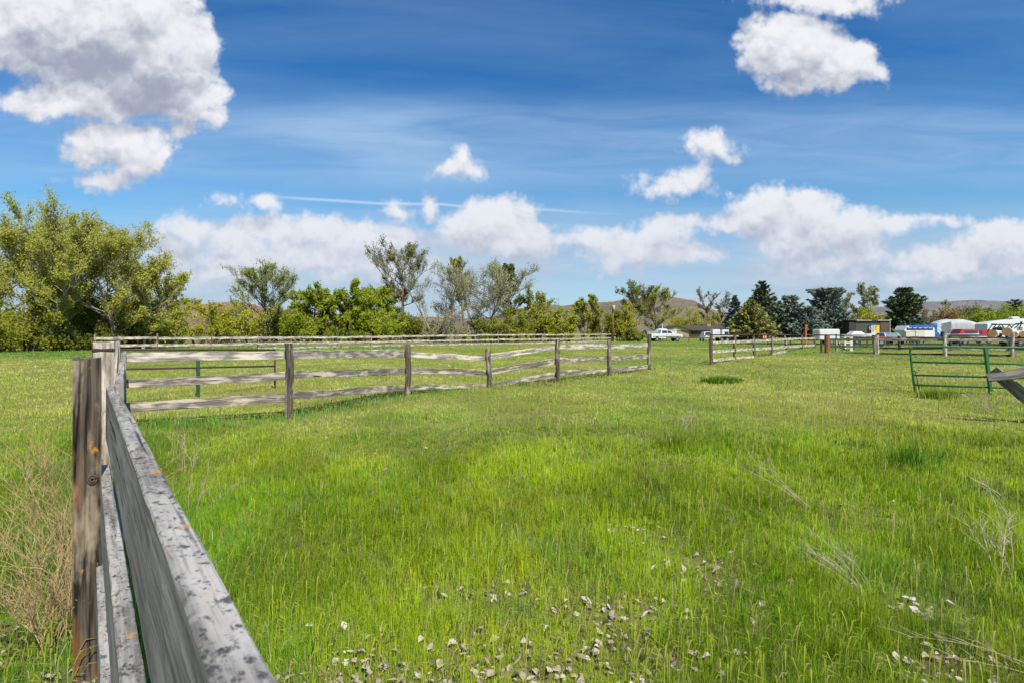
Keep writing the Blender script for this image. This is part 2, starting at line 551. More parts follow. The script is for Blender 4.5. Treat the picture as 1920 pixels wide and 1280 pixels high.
def mat_bark(name, dark, pale):
    m, t, out = new_mat(name)
    tc = t.n('ShaderNodeTexCoord')
    o = t.v('MULTIPLY', tc.outputs['Object'], (6.0, 6.0, 1.6))
    n1 = t.noise(o, 2.0, 5, 0.65)
    col = t.mix(t.mr(n1, 0.35, 0.65), c4(dark), c4(pale))
    bsdf(t, out, col, 0.95, bump=n1, bstr=0.6, bdist=0.03, spec=0.1)
    return m

WD_NEAR = mat_wood("grey_lichen_board", (0.16, 0.15, 0.13), (0.33, 0.31, 0.275), (0.43, 0.405, 0.36), 0.7, speck=1.0, orange=0.55, grain=45)
WD_FACE = mat_wood("grey_weathered_board", (0.22, 0.19, 0.15), (0.43, 0.375, 0.30), (0.52, 0.465, 0.385), 0.4, speck=0.12, orange=0.0)
WD_RAIL = mat_wood("weathered_rail", (0.10, 0.085, 0.07), (0.27, 0.235, 0.20), (0.60, 0.50, 0.38), 0.62, rust=0.25)
WD_RAIL2 = mat_wood("bleached_rail", (0.15, 0.13, 0.11), (0.36, 0.31, 0.27), (0.68, 0.59, 0.47), 0.8, rust=0.1)
WD_POST = mat_wood("old_post", (0.045, 0.038, 0.03), (0.17, 0.14, 0.105), (0.48, 0.40, 0.30), 0.38, rust=0.25, grain=55)
WD_NEARPOST = mat_wood("near_old_post", (0.018, 0.015, 0.012), (0.12, 0.095, 0.07), (0.44, 0.36, 0.25), 0.34, speck=0.0, orange=0.45, rust=0.75, grain=60)
WD_TIE = mat_wood("pale_tie", (0.16, 0.12, 0.09), (0.44, 0.37, 0.30), (0.66, 0.58, 0.47), 0.75, rust=0.15, grain=28)
WD_DARK = mat_wood("dark_timber", (0.03, 0.025, 0.022), (0.08, 0.068, 0.058), (0.22, 0.20, 0.175), 0.25)
WD_PLANK = mat_wood("fallen_plank", (0.10, 0.085, 0.075), (0.26, 0.225, 0.20), (0.44, 0.38, 0.32), 0.5)
GREEN = mat_simple("green_gate_paint", (0.026, 0.135, 0.048), 0.4, var=0.15, spec=0.5)
RUSTPIPE = mat_simple("rusty_pipe", (0.075, 0.045, 0.03), 0.8, var=0.35, scale=20)
GREENPOST = mat_simple("faded_green_steel", (0.035, 0.085, 0.045), 0.6, var=0.3)

# ------------------------------------------------------------------ ground
def build_ground():
    m, t, out = new_mat("meadow_ground")
    tc = t.n('ShaderNodeTexCoord')
    p = tc.outputs['Object']
    n1 = t.noise(p, 0.22, 5, 0.6)
    n2 = t.noise(p, 1.6, 5, 0.65)
    n3 = t.noise(p, 40.0, 4, 0.7)
    n4 = t.noise(p, 0.012, 4, 0.55)
    gr = t.mix(t.mr(n1, 0.35, 0.65), c4((0.13, 0.19, 0.02)), c4((0.26, 0.26, 0.06)))
    gr = t.mix(t.mr(n4, 0.45, 0.6, 0, 0.7), gr, c4((0.16, 0.22, 0.035)))
    soil = t.mix(t.mr(n3, 0.3, 0.7), c4((0.075, 0.055, 0.036)), c4((0.22, 0.165, 0.105)))
    ys = t.sep(p)[1]
    far = t.mr(ys, 3.5, 14.0)
    k = t.m('MULTIPLY_ADD', far, -0.85, t.mr(n2, 0.36, 0.58), clamp=True)
    col = t.mix(k, gr, soil)
    col = t.mix(t.mr(n3, 0.5, 0.75, 0, 0.35), col, c4((0.30, 0.27, 0.11)))
    bsdf(t, out, col, 1.0, bump=n3, bstr=0.6, bdist=0.03, spec=0.05)
    mb = MB()
    S = 9000
    n = 24
    xs = [-S + 2 * S * i / n for i in range(n + 1)]
    ys_ = [-200 + (S + 200) * (i / n) ** 2 for i in range(n + 1)]
    vs = [(x, y, 0.0) for y in ys_ for x in xs]
    fs = [[j * (n + 1) + i, j * (n + 1) + i + 1, (j + 1) * (n + 1) + i + 1, (j + 1) * (n + 1) + i] for j in range(n) for i in range(n)]
    mb.add(vs, fs)
    tag(mb.build("ground", m), kind='structure')
build_ground()

def hill(name, Y0, depth, ridge, mat, seed, rough=6.0):
    """terrain ridge: ridge = (photo px, row) points of its skyline at distance Y0"""
    xs = np.array([(a - 960) / F * Y0 for a, b in ridge])
    zs = np.array([CZ + (HZ - b) / F * Y0 for a, b in ridge])
    nx, ny = 260, 44
    X = np.linspace(xs[0], xs[-1], nx)
    Z = np.interp(X, xs, zs)
    ends = np.clip(np.minimum(X - X[0], X[-1] - X[0] - (X - X[0])) / (0.12 * (X[-1] - X[0])), 0, 1)
    Z = Z * (ends * ends * (3 - 2 * ends))
    t = np.linspace(-1, 1, ny)
    prof = np.where(t < 0, 1 - (-t) ** 1.35, 1 - t ** 1.8)
    GX, GT = np.meshgrid(X, t)
    GY = Y0 + GT * depth
    n_ = fbm(GX / (depth * 0.16) + 7, GY / (depth * 0.16), seed, 5) - 0.5
    fold = fbm(GX / (depth * 0.09) + 3, GY / (depth * 0.5), seed + 9, 4) - 0.5
    edge = np.clip(1 - np.abs(GT), 0, 1)
    H = Z[None, :] * prof[:, None]
    H = H + (n_ * 0.16 + fold * 0.22) * Z[None, :] * edge ** 0.6 * np.clip(np.abs(GT) * 4, 0.10, 1)
    H = H + (fbm(GX / 18.0, GY / 18.0, seed + 20, 3) - 0.5) * rough * edge
    V = np.stack([GX, GY, H - 0.4], -1).reshape(-1, 3)
    i, j = np.meshgrid(np.arange(nx - 1), np.arange(ny - 1))
    a = (j * nx + i).ravel()
    Fq = np.stack([a, a + 1, a + nx + 1, a + nx], 1)
    o = np_mesh(name, V, faces4=Fq, mat=mat, smooth=True)
    return tag(o, kind='structure')

def mat_hill(name, a, b, c, s):
    m, t, out = new_mat(name)
    tc = t.n('ShaderNodeTexCoord')
    p = tc.outputs['Object']
    n1 = t.noise(p, s, 6, 0.65)
    n2 = t.noise(p, s * 9, 4, 0.7)
    col = t.mix(t.mr(n1, 0.35, 0.65), c4(a), c4(b))
    col = t.mix(t.mr(n2, 0.52, 0.62, 0, 0.8), col, c4(c))
    bsdf(t, out, col, 1.0, spec=0.0, bump=n2, bstr=0.5, bdist=4.0)
    return m
HB = mat_hill("dry_hill", (0.20, 0.125, 0.08), (0.30, 0.20, 0.135), (0.12, 0.10, 0.06), 0.012)
HS = mat_hill("sage_hill", (0.15, 0.12, 0.085), (0.24, 0.19, 0.14), (0.075, 0.085, 0.055), 0.016)
HD = mat_hill("hazy_range", (0.16, 0.15, 0.15), (0.22, 0.21, 0.21), (0.10, 0.11, 0.12), 0.0016)  # aerial haze is put into these greyed, bluish colours; there is no haze volume
hill("brown_hills", 1400, 420, [(-300, 606), (-100, 598), (80, 594), (200, 582), (262, 568), (300, 564), (330, 562), (372, 571), (402, 571), (428, 567), (440, 567), (478, 574), (540, 582), (620, 588), (720, 592), (800, 594), (920, 602), (1040, 612)], HB, 3)
hill("sagebrush_hills", 1200, 380, [(700, 616), (860, 606), (950, 588), (1000, 574), (1022, 571), (1050, 573), (1100, 569), (1150, 566), (1200, 559), (1240, 555), (1268, 560), (1300, 577), (1330, 594), (1370, 606), (1420, 611), (1520, 614), (1650, 618)], HS, 11, 8)
hill("distant_range", 7000, 2200, [(1150, 612), (1400, 598), (1560, 586), (1640, 577), (1700, 572), (1740, 566), (1780, 565), (1832, 563), (1870, 566), (1920, 562), (2000, 560), (2150, 562), (2400, 580), (2600, 600)], HD, 21, 20)

# ------------------------------------------------------------------ meadow grass
BARE = [(-0.45, 2.45, 0.62, 0.40), (0.30, 2.55, 0.55, 0.30), (0.55, 3.0, 0.45, 0.22), (0.95, 4.3, 0.30, 0.45), (1.15, 3.6, 0.28, 0.35), (-2.45, 2.75, 0.34, 0.6), (-1.95, 2.35, 0.34, 0.40), (1.9, 2.5, 0.30, 0.22), (-0.1, 3.2, 0.5, 0.18), (2.15, 3.1, 0.2, 0.2)]
def bare_mask(X, Y):
    b = np.zeros_like(X)
    for (cx, cy, rx, ry) in BARE:
        b = np.maximum(b, np.exp(-(((X - cx) / rx) ** 2 + ((Y - cy) / ry) ** 2)))
    return np.clip(b * (0.55 + 0.9 * fbm(X * 4, Y * 4, 77)), 0, 1)

FX = np.array([-1.4, -1.75, -3.7, -6.0, -3.9, -2.5, -0.6, 1.4, 3.4, 5.6])
FYY = np.array([1.9, 2.4, 5.2, 8.7, 9.94, 13.8, 15.85, 17.2, 20.0, 23.2])
def fence_dist(X, Y):
    d = np.full(X.shape, 1e9)
    for i in range(len(FX) - 1):
        ax, ay, bx, by = FX[i], FYY[i], FX[i + 1], FYY[i + 1]
        L2 = (bx - ax) ** 2 + (by - ay) ** 2
        t = np.clip(((X - ax) * (bx - ax) + (Y - ay) * (by - ay)) / L2, 0, 1)
        d = np.minimum(d, np.hypot(X - ax - t * (bx - ax), Y - ay - t * (by - ay)))
    return d

def grass_color(X, Y, rng):
    n = len(X)
    A = np.array([0.120, 0.275, 0.004]); B = np.array([0.275, 0.375, 0.008]); C = np.array([0.43, 0.45, 0.11])
    Dk = np.array([0.065, 0.165, 0.018]); E = np.array([0.40, 0.35, 0.19]); G = np.array([0.085, 0.235, 0.03])
    f1 = fbm(X * 0.55, Y * 0.30, 5, 4)
    f2 = fbm(X * 0.12 + 9, Y * 0.07, 15, 3)
    f3 = fbm(X * 2.3, Y * 1.6, 25, 3)
    def ss(x, a, b):
        t = np.clip((x - a) / (b - a), 0, 1); return t * t * (3 - 2 * t)
    w = ss(f1 + rng.normal(0, 0.10, n), 0.30, 0.68)[:, None]
    col = A * (1 - w) + B * w
    dry = ss(Y, 6.0, 13) * (0.55 + 0.45 * ss(f1 + 0.5 * (f2 - 0.5) + rng.normal(0, 0.08, n), 0.38, 0.66)) * (1 - 0.45 * ss(Y, 30, 70))
    dry = np.clip(dry + 0.10 * ss(f3, 0.55, 0.8), 0, 1)[:, None]
    col = col * (1 - dry) + C * dry
    dk = (ss(f3, 0.62, 0.80) * 0.5 * (1 - ss(Y, 8, 20)))[:, None]
    col = col * (1 - dk) + Dk * dk
    br = ss(fbm(X * 0.9 + 40, Y * 0.5, 51, 4) + rng.normal(0, 0.07, n), 0.54, 0.70) * ss(Y, 5, 11) * (1 - ss(Y, 40, 60)) * 0.7
    br = br[:, None]
    col = col * (1 - br) + np.array([0.44, 0.37, 0.17]) * br
    # rank green growth along the fence
    fd = fence_dist(X, Y)
    k = (np.exp(-(fd / 0.7) ** 2) * ss(f1, 0.25, 0.5) * np.where(X < 0.5, 0.85, 0.35))[:, None]
    col = col * (1 - k) + (G * 0.9) * k
    # greener swathes far off, beyond the pen fences
    g2 = ss(f2, 0.47, 0.60) * ss(Y, 16, 34) * 0.75
    left = ss(-X, 17, 21) * ss(Y, 30, 36)
    strip = np.exp(-((Y - 58) / 8.0) ** 2) * ss(X, -25, -22) * ss(-X, 9, 11)
    strip2 = np.exp(-((Y - 70) / 10.0) ** 2) * ss(X, 16, 22)
    k = np.clip(g2 + left + strip + strip2, 0, 1)[:, None]
    col = col * (1 - k) + G * np.array([1.25, 1.15, 1.0]) * k
    # dead stems
    e = (rng.random(n) < 0.05 + 0.10 * ss(Y, 8, 18))[:, None]
    col = np.where(e, E * (0.7 + 0.5 * rng.random((n, 1))), col)
    tan = ss(Y, 56, 60) * ss(f2 + 0.1 * rng.random(n), 0.50, 0.58) * ss(-X, -16, -8) * 0.9
    tan = tan[:, None]
    col = col * (1 - tan) + np.array([0.34, 0.25, 0.16]) * tan
    return col * (0.62 + 0.76 * rng.random((n, 1))) * (0.80 + 0.40 * ss(fbm(X * 1.3 + 70, Y * 0.8, 91, 4), 0.30, 0.66))[:, None]

def blades(X, Y, Z, h, w, az, lean, col, tip=0.55):
    """arrays -> two-level blades (quad + tip)"""
    n = len(X)
    base = np.stack([X, Y, Z], 1)
    dirh = np.stack([np.cos(az), np.sin(az), np.zeros(n)], 1)
    sa = az + np.pi / 2
    side = np.stack([np.cos(sa), np.sin(sa), np.zeros(n)], 1) * w[:, None]
    up = np.array([0, 0, 1.0])
    mid = base + up * (h * 0.56)[:, None] + dirh * (h * lean * 0.28)[:, None]
    top = base + up * (h * (1 - 0.22 * lean))[:, None] + dirh * (h * lean)[:, None]
    V = np.empty((n, 5, 3))
    V[:, 0] = base - side * 0.5; V[:, 1] = base + side * 0.5
    V[:, 2] = mid + side * 0.42; V[:, 3] = mid - side * 0.42
    V[:, 4] = top
    a = np.arange(n) * 5
    F4 = np.stack([a, a + 1, a + 2, a + 3], 1)
    F3 = np.stack([a + 3, a + 2, a + 4], 1)
    Cc = np.repeat(col[:, None, :], 5, 1).copy()
    Cc[:, 4] = Cc[:, 4] * 0.8 + np.array([0.36, 0.36, 0.05]) * 0.2
    return V.reshape(-1, 3), F4, F3, Cc.reshape(-1, 3)

LEAF = mat_leaf("grass_blade", 0.42, 0.6, 0.45)
def build_grass():
    rng = np.random.default_rng(4)
    def scatter(n, y0, y1, power=1.0):
        Y = y0 * (y1 / y0) ** (rng.random(n) ** power)
        hw = 0.93 * Y + 0.9
        X = (rng.random(n) * 2 - 1) * hw
        return X, Y
    parts = []
    def emit(X, Y, hmul=1.0, wmul=1.0, azi=None, tint=None):
        n = len(X)
        hn = fbm(X * 1.1, Y * 1.1, 31, 3)
        h = (0.036 + 0.22 * np.clip(hn - 0.12, 0, 1) ** 1.5) * np.interp(Y, [0, 4, 9, 40], [1.05, 1.0, 0.55, 0.55]) * (0.6 + 0.75 * rng.random(n)) * hmul
        fd = fence_dist(X, Y)
        h *= 1 + 1.5 * np.exp(-(fd / 0.35) ** 2) * (Y > 4)
        tall = np.exp(-((Y - 58) / 6.0) ** 2) * (X > -23) * (X < -9)
        h *= 1 + 2.2 * tall + 0.6 * ((X < -18) & (Y > 32))
        b = bare_mask(X, Y)
        h *= 1 - 0.55 * b
        w = np.maximum(0.0021, 0.00080 * Y) * (0.6 + 0.8 * rng.random(n)) * wmul
        az = rng.random(n) * 2 * np.pi
        az = np.where(rng.random(n) < 0.3, rng.normal(0.3, 0.6, n), az)
        if azi is not None: az = azi
        lean = np.clip(rng.gamma(2.0, 0.21, n), 0.02, 1.1)
        c = grass_color(X, Y, rng)
        if tint is not None: c = np.clip(c * tint, 0, 0.7)
        parts.append(blades(X, Y, np.zeros(n), h, w, az, lean, c))
    def tufts(nc, per, y0, y1, rad, hmul, wmul):
        """blades grow in tussocks: each tussock has its own height and tint"""
        cx, cy = scatter(nc, y0, y1)
        den = 0.42 + 0.85 * fbm(cx * 1.6, cy * 1.3, 41, 3)
        k = rng.random(nc) < den * (1 - 0.50 * bare_mask(cx, cy))
        cx, cy = cx[k], cy[k]
        m = len(cx)
        th = np.repeat(0.45 + 1.15 * rng.random(m) ** 1.7, per)
        tt = np.repeat(np.exp(rng.normal(0, 0.16, m)), per)
        ty = np.repeat(rng.normal(0, 0.10, m), per)
        n = m * per
        a = rng.random(n) * 6.283
        r = rad * np.abs(rng.normal(0, 1, n)) * np.repeat(0.6 + 0.8 * rng.random(m), per)
        X = np.repeat(cx, per) + r * np.cos(a); Y = np.repeat(cy, per) + r * np.sin(a)
        emit(X, Y, hmul * th, wmul, a + rng.normal(0, 0.7, n), np.stack([tt * (1 + ty), tt, tt * (1 - ty)], 1))
    tufts(34000, 14, 1.7, 9.0, 0.030, 1.0, 0.95)
    tufts(30000, 9, 6.0, 60.0, 0.06, 1.0, 1.0)
    X, Y = scatter(420000, 1.75, 60.0)
    keep = rng.random(len(X)) < (1 - 0.55 * bare_mask(X, Y))
    emit(X[keep], Y[keep], 0.62, 0.9)
    X, Y = scatter(90000, 55.0, 135.0)
    emit(X, Y, 1.0, 1.3)
    # nodding seed heads of the annual grasses
    X, Y = scatter(16000, 2.2, 20.0)
    k = rng.random(len(X)) < fbm(X * 0.8, Y * 0.6, 61, 3) * 1.1
    X, Y = X[k], Y[k]
    n = len(X)
    h = 0.11 + 0.11 * rng.random(n)
    az = rng.normal(0.2, 0.9, n)
    col = np.array([0.33, 0.38, 0.04]) * (0.75 + 0.5 * rng.random((n, 1)))
    col = np.where(rng.random((n, 1)) < 0.10, np.array([0.44, 0.38, 0.18]), col)
    dh = np.stack([np.cos(az), np.sin(az), np.zeros(n)], 1)
    sd = np.stack([-np.sin(az), np.cos(az), np.zeros(n)], 1)
    ws = np.maximum(0.0014, 0.0004 * Y); wh = np.maximum(0.0034, 0.0006 * Y)
    b0 = np.stack([X, Y, np.zeros(n)], 1)
    up = np.array([0, 0, 1.0])
    p1 = b0 + up * (h * 0.72)[:, None] + dh * (h * 0.10)[:, None]
    p2 = b0 + up * (h * 0.95)[:, None] + dh * (h * 0.24)[:, None]
    p3 = b0 + up * (h * 0.90)[:, None] + dh * (h * 0.50)[:, None]
    V = np.empty((n, 7, 3))
    V[:, 0] = b0 - sd * ws[:, None]; V[:, 1] = b0 + sd * ws[:, None]
    V[:, 2] = p1 + sd * ws[:, None]; V[:, 3] = p1 - sd * ws[:, None]
    V[:, 4] = p2 + sd * wh[:, None]; V[:, 5] = p2 - sd * wh[:, None]
    V[:, 6] = p3
    a = np.arange(n) * 7
    parts.append((V.reshape(-1, 3), np.concatenate([np.stack([a, a + 1, a + 2, a + 3], 1), np.stack([a + 3, a + 2, a + 4, a + 5], 1)]),
                  np.stack([a + 5, a + 4, a + 6], 1), np.repeat(col[:, None, :], 7, 1).reshape(-1, 3)))
    Vs, F4s, F3s, Cs, o = [], [], [], [], 0
    for (v, f4, f3, c) in parts:
        Vs.append(v); F4s.append(f4 + o); F3s.append(f3 + o); Cs.append(c); o += len(v)
    ob = np_mesh("grass", np.concatenate(Vs), np.concatenate(F4s), np.concatenate(F3s), LEAF, None, np.concatenate(Cs))
    tag(ob, "bright green meadow grass with nodding seed heads over the whole paddock", "grass", kind='stuff')
build_grass()

def build_litter():
    rng = np.random.default_rng(8)
    n = 33000
    Y = 1.8 * (9.0 / 1.8) ** rng.random(n)
    X = (rng.random(n) * 2 - 1) * (0.93 * Y + 0.8)
    k = rng.random(n) < bare_mask(X, Y) ** 1.5 * 0.5 + 0.008
    X, Y = X[k], Y[k]
    n = len(X)
    s = 0.006 + 0.018 * rng.random(n) ** 1.8
    az = rng.random(n) * 6.283
    tx = rng.normal(0, 0.35, n); ty = rng.normal(0, 0.35, n)
    curl = rng.normal(0.25, 0.3, n)
    a = np.stack([np.cos(az), np.sin(az), tx], 1)
    b = np.stack([-np.sin(az), np.cos(az), ty], 1)
    c0 = np.stack([X, Y, 0.006 + 0.030 * rng.random(n)], 1)
    up = np.array([0, 0, 1.0])
    V = np.empty((n, 6, 3))
    sh = s[:, None]
    V[:, 0] = c0 - a * sh * 1.25
    V[:, 1] = c0 - a * sh * 0.1 + b * sh * 0.75 + up * (curl * s)[:, None]
    V[:, 2] = c0 + a * sh * 1.2
    V[:, 3] = c0 - a * sh * 0.1 - b * sh * 0.75 + up * (curl * s)[:, None]
    V[:, 4] = c0 + a * sh * 0.5 + b * sh * 0.62 + up * (curl * s)[:, None] * 1.2
    V[:, 5] = c0 + a * sh * 0.5 - b * sh * 0.62 + up * (curl * s)[:, None] * 0.8
    i = np.arange(n) * 6
    F4 = np.concatenate([np.stack([i, i + 2, i + 4, i + 1], 1), np.stack([i, i + 3, i + 5, i + 2], 1)])
    pal = np.array([[0.50, 0.42, 0.33], [0.40, 0.31, 0.23], [0.24, 0.165, 0.11], [0.60, 0.53, 0.44]])
    left = X < -1.7
    idx = np.where(left, rng.choice(4, n, p=[0.2, 0.35, 0.4, 0.05]), rng.choice(4, n, p=[0.40, 0.26, 0.14, 0.20]))
    col = pal[idx] * (0.8 + 0.35 * rng.random((n, 1)))
    tag(np_mesh("leaf_litter", V.reshape(-1, 3), F4, None, mat_leaf("dead_leaf", 0.15, 0.8), None, np.repeat(col[:, None], 6, 1).reshape(-1, 3)),
        "pale dead leaves lying on bare soil between the grass", "dead leaves", kind='stuff')
build_litter()

STRAW = mat_simple("dry_stalk", (0.50, 0.35, 0.17), 0.85, var=0.25, scale=9)
STRAW2 = mat_simple("bleached_stalk", (0.52, 0.43, 0.29), 0.85, var=0.2, scale=9)
def weed(label, base, height, stems, spread, lean=(0, 0), seed=0, mat=None, rad=0.0022, br=7, group=None, flat=0.0):
    rnd = random.Random(seed)
    root = thing("dry_weed", label, "dead weed", base, 0, group)
    mb = MB()
    for k in range(stems):
        a = rnd.uniform(0, 6.28)
        d = Vector((math.cos(a) * spread * rnd.random() + lean[0], math.sin(a) * spread * rnd.random() + lean[1], 1.0 - flat)).normalized()
        L = height * rnd.uniform(0.6, 1.1)
        p = Vector((rnd.gauss(0, 0.04), rnd.gauss(0, 0.04), 0.0))
        pts = [p.copy()]
        bend = Vector((rnd.gauss(0, 0.14), rnd.gauss(0, 0.14), rnd.gauss(0, 0.06)))
        n = 7
        for i in range(n):
            d = (d + bend * 0.35 + Vector((rnd.gauss(0, 0.12), rnd.gauss(0, 0.12), rnd.gauss(0, 0.06)))).normalized()
            p = p + d * L / n
            p.z = max(p.z, 0.01)
            pts.append(p.copy())
        r0 = rad * rnd.uniform(0.7, 1.4)
        mb.tube(pts, [r0 * (1 - 0.75 * i / n) for i in range(n + 1)], 4, cap=False)
        for b in range(br):
            t = rnd.uniform(0.3, 0.98)
            i = min(n - 1, int(t * n))
            q = pts[i].lerp(pts[i + 1], t * n - i)
            dd = (pts[i + 1] - pts[i]).normalized()
            a2 = rnd.uniform(0, 6.28)
            dd = (dd + Vector((math.cos(a2), math.sin(a2), rnd.uniform(-0.1, 0.5))) * rnd.uniform(0.35, 0.9)).normalized()
            l2 = L * rnd.uniform(0.10, 0.34)
            bp = [q]
            for j in range(4):
                dd = (dd + Vector((rnd.gauss(0, 0.16), rnd.gauss(0, 0.16), rnd.gauss(0, 0.12)))).normalized()
                bp.append(bp[-1] + dd * l2 / 4)
            mb.tube(bp, [r0 * 0.55, r0 * .5, r0 * .4, r0 * .3, r0 * .2], 3, cap=False)
            for c in range(3):
                j = rnd.randint(1, 3)
                a3 = rnd.uniform(0, 6.28)
                e = bp[j] + (dd + Vector((math.cos(a3), math.sin(a3), rnd.uniform(-0.4, 0.6)))).normalized() * l2 * rnd.uniform(0.15, 0.4)
                mb.tube([bp[j], e], [r0 * .32, r0 * .18], 3, cap=False)
    mb.build("stems", mat or STRAW, root, smooth=True)
    return root

weed("tall tangled tan weed standing just left of the near fence post", (-2.36, 3.0, 0), 1.0, 26, 0.30, (0.08, 0), 1, rad=0.0021, br=13)
weed("tan dead weed leaning out of the frame at the far left edge", (-2.78, 2.95, 0), 0.75, 18, 0.6, (-0.15, 0), 2, br=11)
weed("low brown dead weed among leaves at the foot of the near post", (-2.15, 2.66, 0), 0.62, 30, 0.5, (-0.1, 0), 3, br=12)
weed("slender dry weed with arching stems right of the plank fence, below the cross fence rails", (-3.55, 6.2, 0), 0.62, 7, 0.45, (0.1, 0), 4, STRAW2, 0.0024, 5)
weed("short two-stemmed dry weed rising against the top plank", (-2.55, 4.6, 0), 0.48, 4, 0.5, (0.35, 0), 5, STRAW2, 0.0022, 4)
weed("pale broom-like dead weed lying over the grass at lower right", (2.02, 3.28, 0.02), 0.46, 9, 0.6, (-0.65, 0.45), 6, STRAW2, 0.0014, 12, flat=0.1)
weed("forked bleached dead weed near the right edge", (2.98, 3.45, 0), 0.62, 8, 0.75, (0.1, 0.1), 7, STRAW2, 0.003, 9)
weed("thin dry stalks leaning left in mid meadow", (2.55, 4.9, 0), 0.75, 4, 0.25, (-0.9, 0.4), 8, STRAW2, 0.0024, 3, flat=0.3)
weed("flattened dead stems lying across the lower right corner", (2.28, 2.45, 0.03), 0.55, 3, 0.6, (-0.9, 0.5), 9, STRAW2, 0.0016, 10, flat=0.6)
weed("small grey-tan weed clump in open grass below the fence gap", (2.6, 8.6, 0), 0.5, 6, 0.6, (0.1, 0), 10, STRAW2, 0.003, 6)
weed("dry grass-like weed clump beneath the fallen planks", (8.9, 10.6, 0), 0.5, 16, 0.9, (-0.2, 0), 11, STRAW2, 0.004, 4)

def tuft(label, base, h, n, r, col, seed, cat="grass tuft", name="grass_tuft", wide=0.006, group=None):
    rng = np.random.default_rng(seed)
    a = rng.random(n) * 6.283
    d = r * rng.random(n) * (0.7 + 0.6 * rng.random(n))
    X, Y = d * np.cos(a), d * np.sin(a)
    az = a + rng.normal(0, 0.5, n)
    hh = h * (0.55 + 0.5 * rng.random(n))
    lean = np.clip(0.1 + 0.5 * d / r + rng.normal(0, 0.12, n), 0.03, 0.9)
    C = np.array(col) * (0.7 + 0.6 * rng.random((n, 1)))
    v, f4, f3, c = blades(X, Y, np.zeros(n), hh, wide * (0.7 + 0.6 * rng.random(n)), az, lean, C)
    o = np_mesh(name, v, f4, f3, LEAF, None, c)
    o.location = base
    return tag(o, label, cat, group)
tuft("dark green rush-like tuft right of centre in the near meadow", (4.45, 6.3, 0), 0.36, 520, 0.34, (0.10, 0.22, 0.012), 1)
tuft("dark olive grass tuft in mid meadow left of the rush-like tuft", (2.15, 7.3, 0), 0.32, 420, 0.42, (0.14, 0.22, 0.012), 2)
tuft("leafy dark green weed patch in front of the fence gap", (6.35, 17.2, 0), 0.24, 760, 0.5, (0.15, 0.26, 0.03), 3, "weed patch", "weed_patch", 0.05)
tuft("dark grass tuft just below the left end of the green gate", (9.75, 13.1, 0), 0.28, 320, 0.40, (0.14, 0.23, 0.012), 4, wide=0.012)

# ------------------------------------------------------------------ fences
def rough_post(mb, base, top, r, seed=0, seg=8, sq=False, yaw=0.0, jit=0.08, bend=0.0):
    rnd = random.Random(seed)
    base, top = Vector(base), Vector(top)
    n = 14
    vs, fs, uvs = [], [], []
    k = 12
    ph = [rnd.uniform(-1, 1) for _ in range(k)]
    u0 = rnd.uniform(0, 40)
    for i in range(n + 1):
        t = i / n
        c = base.lerp(top, t) + Vector((math.sin(t * 3 + seed), math.cos(t * 2.3 + seed), 0)) * bend * math.sin(math.pi * t)
        for j in range(k):
            a = 2 * math.pi * (j + 0.5) / k + yaw
            if sq:
                q = (a - yaw + math.pi / 4) % (math.pi / 2) - math.pi / 4
                rr = min(r / math.cos(q), r * 1.33)
            else:
                rr = r
            rr *= 1 + jit * ph[j] + jit * 0.5 * rnd.uniform(-1, 1)
            vs.append(c + Vector((math.cos(a) * rr, math.sin(a) * rr, rnd.uniform(-0.012, 0.004) if i == n else 0)))
    H = (top - base).length
    per = 2 * math.pi * r / k
    for i in range(n):
        for j in range(k):
            j2 = (j + 1) % k
            fs.append([i * k + j, i * k + j2, (i + 1) * k + j2, (i + 1) * k + j])
            a, b = u0 + H * i / n, u0 + H * (i + 1) / n
            uvs.append([(a, j * per), (a, (j + 1) * per), (b, (j + 1) * per), (b, j * per)])
    vs.append(top + Vector((0, 0, -0.004)))
    for j in range(k):
        fs.append([n * k + j, n * k + (j + 1) % k, len(vs) - 1]); uvs.append([(u0 + j * .01, 0), (u0 + .1, per), (u0, 0.02)])
    mb.add(vs, fs, uvs)

BAND = mat_simple('dark_band', (0.035, 0.03, 0.026), 0.8, var=0.3, scale=30)
